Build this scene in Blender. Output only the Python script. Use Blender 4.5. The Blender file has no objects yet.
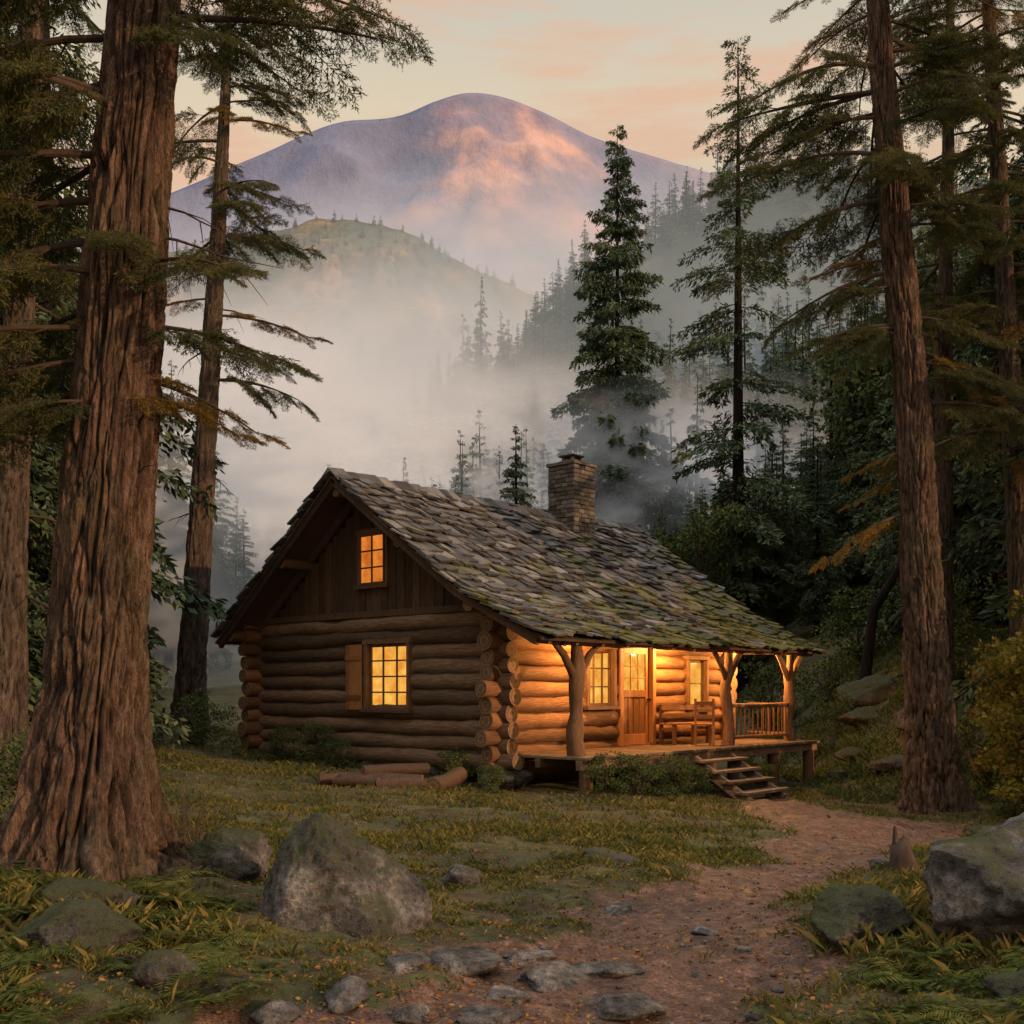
import bpy, math, random, bmesh
import numpy as np
from mathutils import noise as mn, Vector, Matrix, Euler
random.seed(7)
RNG=np.random.default_rng(11)
sc=bpy.context.scene
col=sc.collection
# ------------------------------------------------------------------ helpers
def S(t):
    t=np.clip(t,0,1); return t*t*(3-2*t)
def link(o,parent=None):
    col.objects.link(o)
    if parent is not None: o.parent=parent
    return o
def empty(name,loc=(0,0,0),rotz=0,parent=None):
    e=bpy.data.objects.new(name,None); e.empty_display_size=.3
    e.location=loc; e.rotation_euler=(0,0,rotz); return link(e,parent)
def fast_mesh(name,V,F,mats,mi=None,smooth=False):
    V=np.asarray(V,dtype=np.float32); F=np.asarray(F,dtype=np.int32)
    me=bpy.data.meshes.new(name)
    k=F.shape[1]
    me.vertices.add(len(V)); me.vertices.foreach_set('co',V.ravel())
    me.loops.add(F.size); me.loops.foreach_set('vertex_index',F.ravel())
    me.polygons.add(len(F)); me.polygons.foreach_set('loop_start',np.arange(0,F.size,k,dtype=np.int32))
    me.polygons.foreach_set('loop_total',np.full(len(F),k,dtype=np.int32))
    if mi is not None: me.polygons.foreach_set('material_index',np.asarray(mi,dtype=np.int32))
    me.polygons.foreach_set('use_smooth',np.full(len(F),bool(smooth)))
    for m in mats: me.materials.append(m)
    me.update(calc_edges=True); me.validate()
    return me
def inst(name,me,parent=None,loc=(0,0,0),rot=(0,0,0),scale=(1,1,1)):
    o=bpy.data.objects.new(name,me); o.location=loc; o.rotation_euler=rot
    if isinstance(scale,(int,float)): scale=(scale,)*3
    o.scale=scale
    return link(o,parent)
class MB:
    def __init__(s): s.V=[];s.F=[];s.mi=[];s.sm=[];s.n=0
    def add(s,V,F,m=0,smooth=False):
        s.V.extend([tuple(v) for v in V]); 
        for f in F: s.F.append(tuple(i+s.n for i in f)); s.mi.append(m); s.sm.append(smooth)
        s.n+=len(V)
    def box(s,x0,x1,y0,y1,z0,z1,m=0,j=0.0):
        V=[(x,y,z) for x in (x0,x1) for y in (y0,y1) for z in (z0,z1)]
        V=[(a+random.uniform(-j,j),b+random.uniform(-j,j),c+random.uniform(-j,j)) for a,b,c in V]
        s.add(V,[(0,1,3,2),(4,6,7,5),(0,4,5,1),(2,3,7,6),(0,2,6,4),(1,5,7,3)],m)
    def beam(s,p0,p1,w,h,m=0,up=(0,0,1)):
        p0=Vector(p0);p1=Vector(p1);d=(p1-p0).normalized();upv=Vector(up)
        sd=d.cross(upv).normalized(); u2=sd.cross(d).normalized()
        V=[]
        for p in (p0,p1):
            for a,b in ((-1,-1),(1,-1),(1,1),(-1,1)): V.append(p+sd*a*w/2+u2*b*h/2)
        s.add(V,[(3,2,1,0),(4,5,6,7),(0,1,5,4),(1,2,6,5),(2,3,7,6),(3,0,4,7)],m)
    def tube(s,pts,rad,seg=12,m=0,capm=None,amp=0.0,fr=2.0,seed=0):
        pts=[Vector(p) for p in pts]; n=len(pts); V=[]
        ref=Vector((0,0,1)) if abs((pts[-1]-pts[0]).normalized().z)<.8 else Vector((1,0,0))
        for i,p in enumerate(pts):
            t=(pts[min(i+1,n-1)]-pts[max(i-1,0)]).normalized()
            a=t.cross(ref).normalized(); b=t.cross(a).normalized()
            r=rad[i] if not isinstance(rad,(int,float)) else rad
            for k in range(seg):
                an=2*math.pi*k/seg
                d=a*math.cos(an)+b*math.sin(an)
                q=p+d*r
                if amp: q=q+d*(r*amp*mn.noise((q+Vector((seed*7.1,seed*3.3,0)))*fr))
                V.append(q)
        F=[]
        for i in range(n-1):
            for k in range(seg):
                k2=(k+1)%seg
                F.append((i*seg+k,i*seg+k2,(i+1)*seg+k2,(i+1)*seg+k))
        s.add(V,F,m,True)
        if capm is not None:
            for e,fl in ((0,False),(n-1,True)):
                ring=V[e*seg:(e+1)*seg]; c=sum((Vector(v) for v in ring),Vector())/seg
                rings=[ring]
                for f in (.86,.6,.33): rings.append([c+(Vector(v)-c)*f for v in ring])
                VV=[v for r_ in rings for v in r_]+[c]
                b0=s.n; s.V.extend([tuple(v) for v in VV]); s.n+=len(VV)
                for q in range(3):
                    for k in range(seg):
                        k2=(k+1)%seg
                        f=(q*seg+k,q*seg+k2,(q+1)*seg+k2,(q+1)*seg+k)
                        if fl: f=f[::-1]
                        s.F.append(tuple(i+b0 for i in f)); s.mi.append(capm if q!=1 else capm+1); s.sm.append(False)
                for k in range(seg):
                    f=(3*seg+k,3*seg+(k+1)%seg,4*seg); f=f if not fl else f[::-1]
                    s.F.append(tuple(i+b0 for i in f)); s.mi.append(capm+1); s.sm.append(False)
    def make(s,name,mats,parent=None,bevel=0,loc=(0,0,0)):
        me=bpy.data.meshes.new(name); me.from_pydata(s.V,[],s.F)
        for m in mats: me.materials.append(m)
        me.polygons.foreach_set('material_index',s.mi); me.polygons.foreach_set('use_smooth',s.sm)
        me.update()
        o=bpy.data.objects.new(name,me); o.location=loc
        if bevel:
            b=o.modifiers.new('bevel','BEVEL'); b.width=bevel; b.segments=1; b.limit_method='ANGLE'
        return link(o,parent)
# ------------------------------------------------------------------ node helpers
def newmat(name):
    m=bpy.data.materials.new(name); m.use_nodes=True; nt=m.node_tree; nt.nodes.clear()
    out=nt.nodes.new('ShaderNodeOutputMaterial'); return m,nt,out
def N(nt,t,**kw):
    n=nt.nodes.new(t)
    for k,v in kw.items(): setattr(n,k,v)
    return n
def ramp(nt,stops,fac=None):
    r=nt.nodes.new('ShaderNodeValToRGB'); e=r.color_ramp.elements
    while len(e)<len(stops): e.new(.5)
    for i,(p,c) in enumerate(stops):
        e[i].position=p; e[i].color=(c[0],c[1],c[2],1) if not isinstance(c,(int,float)) else (c,c,c,1)
    if fac is not None: nt.links.new(fac,r.inputs[0])
    return r
def noise_n(nt,vec,scale=5,detail=5,rough=.6,mp=None):
    if mp:
        m=N(nt,'ShaderNodeMapping'); m.inputs['Scale'].default_value=mp; nt.links.new(vec,m.inputs[0]); vec=m.outputs[0]
    n=N(nt,'ShaderNodeTexNoise'); n.inputs['Scale'].default_value=scale; n.inputs['Detail'].default_value=min(detail,5); n.inputs['Roughness'].default_value=rough
    nt.links.new(vec,n.inputs['Vector']); return n.outputs[0]
def mixc(nt,fac,a,b,mode='MIX'):
    m=N(nt,'ShaderNodeMix',data_type='RGBA',blend_type=mode)
    for s_,v in ((m.inputs[0],fac),(m.inputs[6],a),(m.inputs[7],b)):
        if isinstance(v,(int,float)): s_.default_value=v
        elif isinstance(v,(tuple,list)): s_.default_value=(*v[:3],1)
        else: nt.links.new(v,s_)
    return m.outputs[2]
def math_n(nt,op,a,b=None,c=None,clamp=False):
    m=N(nt,'ShaderNodeMath',operation=op); m.use_clamp=clamp
    for i,v in enumerate((a,b,c)):
        if v is None: continue
        if isinstance(v,(int,float)): m.inputs[i].default_value=v
        else: nt.links.new(v,m.inputs[i])
    return m.outputs[0]
def bsdf(nt,out,colr,rough=.8,bumps=(),spec=.3):
    b=N(nt,'ShaderNodeBsdfPrincipled')
    if isinstance(colr,(tuple,list)): b.inputs['Base Color'].default_value=(*colr,1)
    else: nt.links.new(colr,b.inputs['Base Color'])
    if isinstance(rough,(int,float)): b.inputs['Roughness'].default_value=rough
    else: nt.links.new(rough,b.inputs['Roughness'])
    b.inputs['Specular IOR Level'].default_value=spec
    prev=None
    for h,st,di in bumps:
        bp=N(nt,'ShaderNodeBump'); bp.inputs['Strength'].default_value=st; bp.inputs['Distance'].default_value=di
        nt.links.new(h,bp.inputs['Height'])
        if prev: nt.links.new(prev,bp.inputs['Normal'])
        prev=bp.outputs[0]
    if prev: nt.links.new(prev,b.inputs['Normal'])
    nt.links.new(b.outputs[0],out.inputs[0]); return b
def objco(nt): return N(nt,'ShaderNodeTexCoord').outputs['Object']
def wood(name,c0,c1,c2,mp,rough=.75,bump=.6):
    m,nt,out=newmat(name); o=objco(nt)
    n1=noise_n(nt,o,3.0,8,.68,mp); n2=noise_n(nt,o,1.1,3,.5)
    r=ramp(nt,[(.3,c0),(.5,c1),(.7,c2)],n1)
    c=mixc(nt,math_n(nt,'MULTIPLY',n2,.8),r.outputs[0],tuple(x*.45 for x in c1))
    isl=N(nt,'ShaderNodeNewGeometry').outputs['Random Per Island']
    c=mixc(nt,1.0,c,ramp(nt,[(0,.55),(1,1.3)],isl).outputs[0],'MULTIPLY')
    bsdf(nt,out,c,rough,[(n1,bump,.03)]); return m
WX=wood('log_wood_x',(.06,.03,.014),(.24,.115,.048),(.42,.21,.095),(1.2,16,16))
WY=wood('log_wood_y',(.055,.033,.021),(.20,.125,.075),(.38,.25,.16),(16,1.2,16))
WZ=wood('timber_z',(.06,.032,.016),(.17,.09,.045),(.28,.16,.08),(16,16,1.4))
WDK=wood('dark_board',(.035,.02,.012),(.10,.058,.034),(.17,.10,.06),(14,14,1.2))
WDOOR=wood('door_wood',(.18,.07,.022),(.36,.16,.055),(.46,.23,.09),(14,14,1.2),.5,.3)
WDECK=wood('deck_wood',(.09,.055,.032),(.2,.13,.08),(.3,.2,.13),(3,3,10))
def plain(name,c,rough=.8,sc_=8,var=.5):
    m,nt,out=newmat(name); n=noise_n(nt,objco(nt),sc_,5,.65)
    cc=mixc(nt,1.0,c,ramp(nt,[(.25,1-var),(.75,1+var)],n).outputs[0],'MULTIPLY')
    bsdf(nt,out,cc,rough,[(n,.5,.01)]); return m
ENDA=plain('log_end_pale',(.20,.12,.065),.8,20,.6)
ENDB=plain('log_end_heart',(.13,.075,.042),.8,25,.6)
IRON=plain('dark_iron',(.03,.027,.025),.5)
def foliage(name,dark,light,tip=None,trans=.3,nscale=.6):
    m,nt,out=newmat(name); g=N(nt,'ShaderNodeNewGeometry')
    oi=N(nt,'ShaderNodeObjectInfo').outputs['Random']
    n=noise_n(nt,g.outputs['Position'],nscale,2,.6)
    f=math_n(nt,'ADD',math_n(nt,'MULTIPLY',g.outputs['Random Per Island'],.5),math_n(nt,'MULTIPLY',n,.6))
    f=math_n(nt,'ADD',f,math_n(nt,'MULTIPLY',oi,.2))
    st=[(.2,dark),(.75,light)]
    if tip: st=[(.2,dark),(.7,light),(1.0,tip)]
    r=ramp(nt,st,f)
    d=N(nt,'ShaderNodeBsdfDiffuse'); nt.links.new(r.outputs[0],d.inputs[0])
    if trans<=0: nt.links.new(d.outputs[0],out.inputs[0]); return m
    t=N(nt,'ShaderNodeBsdfTranslucent'); nt.links.new(r.outputs[0],t.inputs[0])
    mx=N(nt,'ShaderNodeMixShader'); mx.inputs[0].default_value=trans
    nt.links.new(d.outputs[0],mx.inputs[1]); nt.links.new(t.outputs[0],mx.inputs[2]); nt.links.new(mx.outputs[0],out.inputs[0])
    return m
FG_NEAR=foliage('needles_near',(.024,.036,.017),(.075,.088,.036),(.16,.135,.05),.3,1.5)
FG_OCH=foliage('needles_ochre',(.06,.05,.014),(.18,.12,.03),(.30,.16,.04),.3,1.5)
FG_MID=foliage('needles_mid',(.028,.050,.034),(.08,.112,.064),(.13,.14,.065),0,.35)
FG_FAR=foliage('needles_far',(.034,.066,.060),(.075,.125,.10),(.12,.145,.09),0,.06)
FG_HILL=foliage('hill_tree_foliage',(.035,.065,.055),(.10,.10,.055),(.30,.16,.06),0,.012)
LF_DARK=foliage('leaves_dark',(.024,.042,.018),(.08,.105,.04),(.14,.14,.045),0,.8)
LF_YEL=foliage('leaves_yellow',(.05,.055,.012),(.16,.14,.028),(.30,.22,.05),.3,1.5)
FERN=foliage('fern_leaf',(.03,.05,.014),(.09,.11,.03),(.18,.15,.04),.3,2)
GRASS=foliage('grass_blades',(.028,.04,.012),(.10,.105,.03),(.27,.20,.065),.2,.55)
LITTER=foliage('dead_leaves',(.07,.04,.02),(.2,.10,.04),(.34,.2,.07),0,.7)
def bark(name,c0,c1,c2):
    m,nt,out=newmat(name); o=objco(nt)
    n1=noise_n(nt,o,9,5,.75,(1,1,.16)); n2=noise_n(nt,o,1.2,3,.6); n3=noise_n(nt,o,30,4,.72,(1,1,.3))
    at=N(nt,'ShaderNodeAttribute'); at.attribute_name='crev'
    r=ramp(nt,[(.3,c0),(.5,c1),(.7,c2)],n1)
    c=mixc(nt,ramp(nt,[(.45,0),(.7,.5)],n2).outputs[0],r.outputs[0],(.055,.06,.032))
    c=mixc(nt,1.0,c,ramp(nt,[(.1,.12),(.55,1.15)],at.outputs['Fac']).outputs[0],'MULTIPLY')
    c=mixc(nt,1.0,c,ramp(nt,[(.3,.45),(.65,1.35)],n3).outputs[0],'MULTIPLY')
    bsdf(nt,out,c,.9,[(n1,1,.08),(n3,1,.03)],.2); return m
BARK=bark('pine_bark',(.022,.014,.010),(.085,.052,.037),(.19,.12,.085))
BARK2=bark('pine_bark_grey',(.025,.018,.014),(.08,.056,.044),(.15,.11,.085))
TWIG=plain('twig_bark',(.05,.034,.025),.9)
# ------------------------------------------------------------------ terrain
TH=math.radians(48); CX,CY=-.22,20.0
cu,su=math.cos(TH),math.sin(TH)
def to_uv(x,y):
    dx=x-CX; dy=y-CY; return dx*cu+dy*su, -dx*su+dy*cu
def to_xy(u,v): return CX+u*cu-v*su, CY+u*su+v*cu
PATH=[(.1,1.0,1.5),(.2,4.0,1.5),(.35,5.5,1.35),(.85,7.0,1.0),(1.8,9.0,.72),(3.2,11.2,.70),(4.5,14,1.1),(5.0,17,1.35),(4.75,21,.9)]
PATH2=[(3.2,11.2,.4),(5.2,14.5,1.0),(6.8,18,.8)]
def seg_d(x,y,P):
    best=np.full(np.shape(x),9.0)
    for (ax,ay,aw),(bx,by,bw) in zip(P[:-1],P[1:]):
        dx,dy=bx-ax,by-ay; t=np.clip(((x-ax)*dx+(y-ay)*dy)/(dx*dx+dy*dy),0,1)
        d=np.hypot(x-ax-t*dx,y-ay-t*dy)/(aw+(bw-aw)*t)
        best=np.minimum(best,d)
    return best
def pathm(x,y):
    wob=.20*np.sin(x*3.1+y*1.7)+.17*np.sin(y*5.3-x*2.2)+.11*np.sin(x*9+y*7)+.07*np.sin(x*17-y*13)
    d=np.minimum(seg_d(x,y,PATH),seg_d(x,y,PATH2))+wob
    return 1-S((d-.6)/.65)
def gz(x,y):
    x=np.asarray(x,float); y=np.asarray(y,float)
    z=S((y-8)/10)*(.2-.06*(np.clip(x,-8,7)+6))
    z=z+S((y-22)/8)*S((-x-4)/6)*.7
    z=z+.30*np.exp(-((x+3.5)**2+(y-7.4)**2)/2.2)
    z=z+.18*np.exp(-((x-3.6)**2+(y-6.6)**2)/1.2)
    z=z+.12*np.exp(-((x+2.4)**2+(y-5.7)**2)/.6)
    z=z+3.6*S((x-6.8)/6)*S((y-20)/8)
    z=z+S((x-8)/3)*S((y-21)/4)*.16*(np.sin(x*2.3+y*1.1)*np.sin(y*1.9-x)+.6*np.sin(x*4.1-y*2.3))
    z=z+2.0*S((y-30)/40)
    t=np.clip((y-32)/170,0,1)
    z=z+(88*S((x+90)/150))*(t**2.1)*(1-S((y-240)/200))
    near=1-S((y-60)/60)
    z=z+near*(.035*np.sin(x*1.7+y*.6)+.03*np.sin(y*2.1-x*.9+1)+.022*np.sin(x*4.3+2)*np.sin(y*3.7)+.013*np.sin(x*9.1+y*3)*np.sin(y*8.3-x*2))
    pm=pathm(x,y)
    z=z+(1-pm)*(1-S((y-9)/5))*.022*(np.sin(x*7.3+2*np.sin(y*5.1))*np.sin(y*6.9+2*np.sin(x*4.3))+.5*np.sin(x*15+y*4)*np.sin(y*14-x*5))
    z=z-.07*pm+pm*.016*np.sin(x*13+y*5)*np.sin(y*11-x*4)
    return z
def gzf(x,y): return float(gz(x,y))
xs=4*np.sinh(np.linspace(-7,7,520)); ys=4*np.sinh(np.linspace(-1.2,7.1,420))
X,Y=np.meshgrid(xs,ys); Z=gz(X,Y)
V=np.stack([X.ravel(),Y.ravel(),Z.ravel()],1)
nx=len(xs); ny=len(ys)
I=(np.arange(ny-1)[:,None]*nx+np.arange(nx-1)[None,:]).ravel()
F=np.stack([I,I+1,I+nx+1,I+nx],1)
gm,nt,out=newmat('ground_soil_grass'); 
g=N(nt,'ShaderNodeNewGeometry').outputs['Position']
at=N(nt,'ShaderNodeAttribute'); at.attribute_name='path'
n1=noise_n(nt,g,.8,5,.65); n2=noise_n(nt,g,9,5,.75); n3=noise_n(nt,g,45,4,.7); n4=noise_n(nt,g,2.6,5,.7)
gr=ramp(nt,[(.28,(.028,.035,.012)),(.45,(.06,.068,.02)),(.58,(.11,.105,.032)),(.75,(.15,.115,.05))],n1)
gr2=mixc(nt,ramp(nt,[(.46,0),(.60,.85)],n4).outputs[0],gr.outputs[0],(.078,.052,.03))
gr2=mixc(nt,1.0,gr2,ramp(nt,[(.3,.45),(.7,1.5)],n2).outputs[0],'MULTIPLY')
di=ramp(nt,[(.25,(.04,.022,.015)),(.5,(.135,.072,.047)),(.75,(.30,.18,.12))],n2)
di2=mixc(nt,1.0,di.outputs[0],ramp(nt,[(.3,.45),(.7,1.5)],n3).outputs[0],'MULTIPLY')
di2=mixc(nt,1.0,di2,ramp(nt,[(.35,.5),(.62,1.3)],n4).outputs[0],'MULTIPLY')
pf=math_n(nt,'ADD',at.outputs['Fac'],math_n(nt,'MULTIPLY',math_n(nt,'SUBTRACT',n4,.5),1.9),clamp=True)
pf=ramp(nt,[(.30,0),(.58,1)],pf).outputs[0]
rgh=math_n(nt,'SUBTRACT',.92,math_n(nt,'MULTIPLY',pf,ramp(nt,[(.38,.5),(.52,.12)],n4).outputs[0]))
bsdf(nt,out,mixc(nt,pf,gr2,di2),rgh,[(n4,.8,.12),(n2,1,.08),(n3,.9,.025)],.4)
me=fast_mesh('ground',V,F,[gm],smooth=True)
a=me.attributes.new('path','FLOAT','POINT'); a.data.foreach_set('value',pathm(V[:,0],V[:,1]).astype(np.float32))
inst('ground',me)
# ------------------------------------------------------------------ distant mountain + hill
def relief(name,prof,Y0,front,back,x0,x1,nxx,nyy,amp,nsc,mat,crest=.25,seed=0,H_=.8,oc=7):
    px=np.array([p[0] for p in prof],float); pz_=np.array([p[1] for p in prof],float)
    X=np.linspace(x0,x1,nxx); Yv=np.concatenate([np.linspace(Y0-front,Y0,int(nyy*.75)),np.linspace(Y0,Y0+back,int(nyy*.25))[1:]])
    V=[]
    base=np.interp(X,px,pz_)
    k=np.ones(9)/9; base=np.convolve(np.pad(base,4,mode='edge'),k,'valid')
    for y in Yv:
        t=(Y0-y)/front if y<=Y0 else (y-Y0)/back
        sh=(1-t)**1.15
        for x,b in zip(X,base):
            q=Vector((x*nsc+seed,y*nsc*.8,seed*.3))
            r=mn.ridged_multi_fractal(q,H_,2.1,oc,1.0,2.0)-1.1
            z=b*sh + r*amp*(crest+(1-crest)*min(1,4*t))*(1-.5*t)*min(1.0,b/200)
            V.append((x,y,z-30*t))
    n=len(X); m=len(Yv)
    I=(np.arange(m-1)[:,None]*n+np.arange(n-1)[None,:]).ravel()
    F=np.stack([I,I+1,I+n+1,I+n],1)
    me=fast_mesh(name,np.array(V),F,[mat],smooth=True); return inst(name,me)
def pz(lst,Y): return [((p-512)*Y/1100,1.6+(690-q)*Y/1100) for p,q in lst]
mm,nt,out=newmat('mountain_rock_glow_haze'); g=N(nt,'ShaderNodeNewGeometry')
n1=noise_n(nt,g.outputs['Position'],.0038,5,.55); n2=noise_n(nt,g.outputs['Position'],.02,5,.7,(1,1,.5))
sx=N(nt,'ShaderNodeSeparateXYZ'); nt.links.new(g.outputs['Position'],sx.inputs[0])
rk=ramp(nt,[(.46,(.17,.19,.29)),(.54,(.25,.22,.29)),(.62,(.50,.33,.30))],n1).outputs[0]  # pink patches paint alpenglow into the rock colour, blue-purple paints in distance haze
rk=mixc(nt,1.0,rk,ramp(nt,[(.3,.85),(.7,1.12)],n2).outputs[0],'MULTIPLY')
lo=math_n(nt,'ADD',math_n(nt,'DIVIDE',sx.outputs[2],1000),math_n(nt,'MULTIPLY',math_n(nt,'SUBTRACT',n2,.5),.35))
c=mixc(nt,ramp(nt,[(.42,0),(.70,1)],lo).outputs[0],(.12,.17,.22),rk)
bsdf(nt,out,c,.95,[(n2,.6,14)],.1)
MP=[(-900,330),(-400,300),(0,250),(110,215),(170,190),(250,160),(300,137),(350,116),(385,122),(420,106),(455,93),(490,91),(520,101),(560,123),(600,141),(640,152),(680,166),(740,182),(800,190),(900,215),(1024,240),(1400,300),(2200,380)]
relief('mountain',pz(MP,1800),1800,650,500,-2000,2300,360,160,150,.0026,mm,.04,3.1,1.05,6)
hm,nt,out=newmat('hill_ground'); g=N(nt,'ShaderNodeNewGeometry')
n1=noise_n(nt,g.outputs['Position'],.012,5,.65); n2=noise_n(nt,g.outputs['Position'],.11,5,.7)
c=ramp(nt,[(.38,(.045,.075,.06)),(.5,(.10,.105,.06)),(.62,(.30,.165,.075))],n1).outputs[0]
c=mixc(nt,1.0,c,ramp(nt,[(.3,.5),(.7,1.5)],n2).outputs[0],'MULTIPLY')
bsdf(nt,out,c,.95,[(n2,1,4)],.1)
HP=[(-600,420),(-200,330),(0,280),(100,262),(170,248),(250,230),(310,216),(350,212),(400,228),(450,262),(500,285),(560,300),(640,310),(760,330),(1000,400),(1500,500)]
hill=relief('hill',pz(HP,720),720,260,250,-700,620,220,80,50,.009,hm,.12,8.2)
# ------------------------------------------------------------------ foliage meshes
def nrm(a): return a/np.maximum(np.linalg.norm(a,axis=1,keepdims=True),1e-9)
def diamonds(P,D,L,W,rng,off=0):
    n=len(P); D=nrm(D); s=nrm(np.cross(D,rng.normal(size=(n,3))))
    L=np.asarray(L).reshape(-1,1); W=np.asarray(W).reshape(-1,1)
    V=np.stack([P,P+D*L*.45+s*W,P+D*L,P+D*L*.45-s*W],1).reshape(-1,3)
    F=np.arange(n*4).reshape(n,4)+off
    return V,F
def gen_bough(seed,nl=.072,nw=.0058):
    r=np.random.default_rng(seed)
    segs=[]
    def stem(t): return np.array([t,.05*math.sin(t*4+seed),.06*t-.30*t*t])
    K=5
    for i in range(K): segs.append((stem(i/K),stem((i+1)/K),.009*(1-i/K)+.002,i>0))
    ns=22
    for i in range(ns):
        t=.14+.84*(i+r.uniform(-.3,.3))/ns; p=stem(t); sd=1 if i%2 else -1
        L=(.44*(1-t)**.8+.10)*r.uniform(.65,1.15); an=math.radians(r.uniform(42,66))*sd
        d=np.array([math.cos(an),math.sin(an),r.uniform(-.35,.1)]); d/=np.linalg.norm(d)
        e=p+d*L+np.array([0,0,-.10*L]); segs.append((p,e,.004,True))
        m=int(3+L*8)
        for j in range(m):
            s=.2+.8*(j+.5)/m; q=p+(e-p)*s; a2=an+math.radians(r.uniform(28,60))*(1 if j%2 else -1)
            l2=L*r.uniform(.22,.42)*(1.15-s*.6)
            d2=np.array([math.cos(a2),math.sin(a2),r.uniform(-.9,.0)]); d2/=np.linalg.norm(d2)
            segs.append((q,q+d2*l2,.0022,True))
    Ps=[];Ds=[];Vt=[];Ft=[];o=0
    for a,b,w,nd in segs:
        L=np.linalg.norm(b-a); d=(b-a)/L
        if w>.003:
            s1=np.cross(d,[0,0,1.]); s1/=np.linalg.norm(s1)+1e-9; s2=np.cross(d,s1)
            for s in (s1,s2):
                Vt+= [a-s*w,a+s*w,b+s*w*.6,b-s*w*.6]; Ft.append([o,o+1,o+2,o+3]); o+=4
        if nd:
            n=int(L/.0125)+1
            tt=r.uniform(0,1,n)[:,None]
            Ps.append(a+(b-a)*tt); Ds.append(d*.75+r.normal(size=(n,3))*.5+np.array([0,0,-.25]))
    P=np.concatenate(Ps);D=np.concatenate(Ds); n=len(P)
    V,F=diamonds(P,D,nl*r.uniform(.6,1.25,n),nw*r.uniform(.7,1.4,n),r,off=o)
    return np.concatenate([np.array(Vt),V]),np.concatenate([np.array(Ft),F]),np.concatenate([np.ones(len(Ft)),np.zeros(n)])
BA=[gen_bough(i) for i in (1,2,3)]
def gen_branch(seed,mat,nb=9,bs=.78,L=2.0):
    rnd=random.Random(seed); droop=rnd.uniform(.18,.36); wob=rnd.uniform(-.15,.15)
    P=[Vector((L*i/8,wob*L*math.sin(i/8*3)*.5,-droop*L*(i/8)**2)) for i in range(9)]
    mb=MB(); mb.tube(P,[.034*(1-.85*i/8)+.003 for i in range(9)],7,0,amp=.3,fr=6)
    Vs=[np.array(mb.V)];Fs=[np.array(mb.F)];Ms=[np.ones(len(mb.F))];o=len(mb.V)
    for j in range(nb):
        t=.18+.82*(j+.5)/nb if j<nb-1 else .97
        i=min(7,int(t*8)); q=P[i].lerp(P[i+1],t*8-i)
        yaw=(rnd.uniform(.4,1.0)*(1 if j%2 else -1) if j<nb-1 else 0)+rnd.uniform(-.15,.15)
        s=bs*(1.1-.45*t)*rnd.uniform(.7,1.2)
        M=np.array(Euler((rnd.uniform(-.35,.35),rnd.uniform(.0,.55),yaw)).to_matrix())*s
        v,f,m=BA[rnd.randrange(3)]
        Vs.append(v@M.T+np.array(q)); Fs.append(f+o); Ms.append(m); o+=len(v)
    return fast_mesh('branch_%d'%seed,np.concatenate(Vs),np.concatenate(Fs),[mat,TWIG],np.concatenate(Ms))
BRG=[gen_branch(i,FG_NEAR,8+i%3) for i in range(6)]
BRO=[gen_branch(10+i,FG_OCH,7) for i in range(2)]
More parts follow.
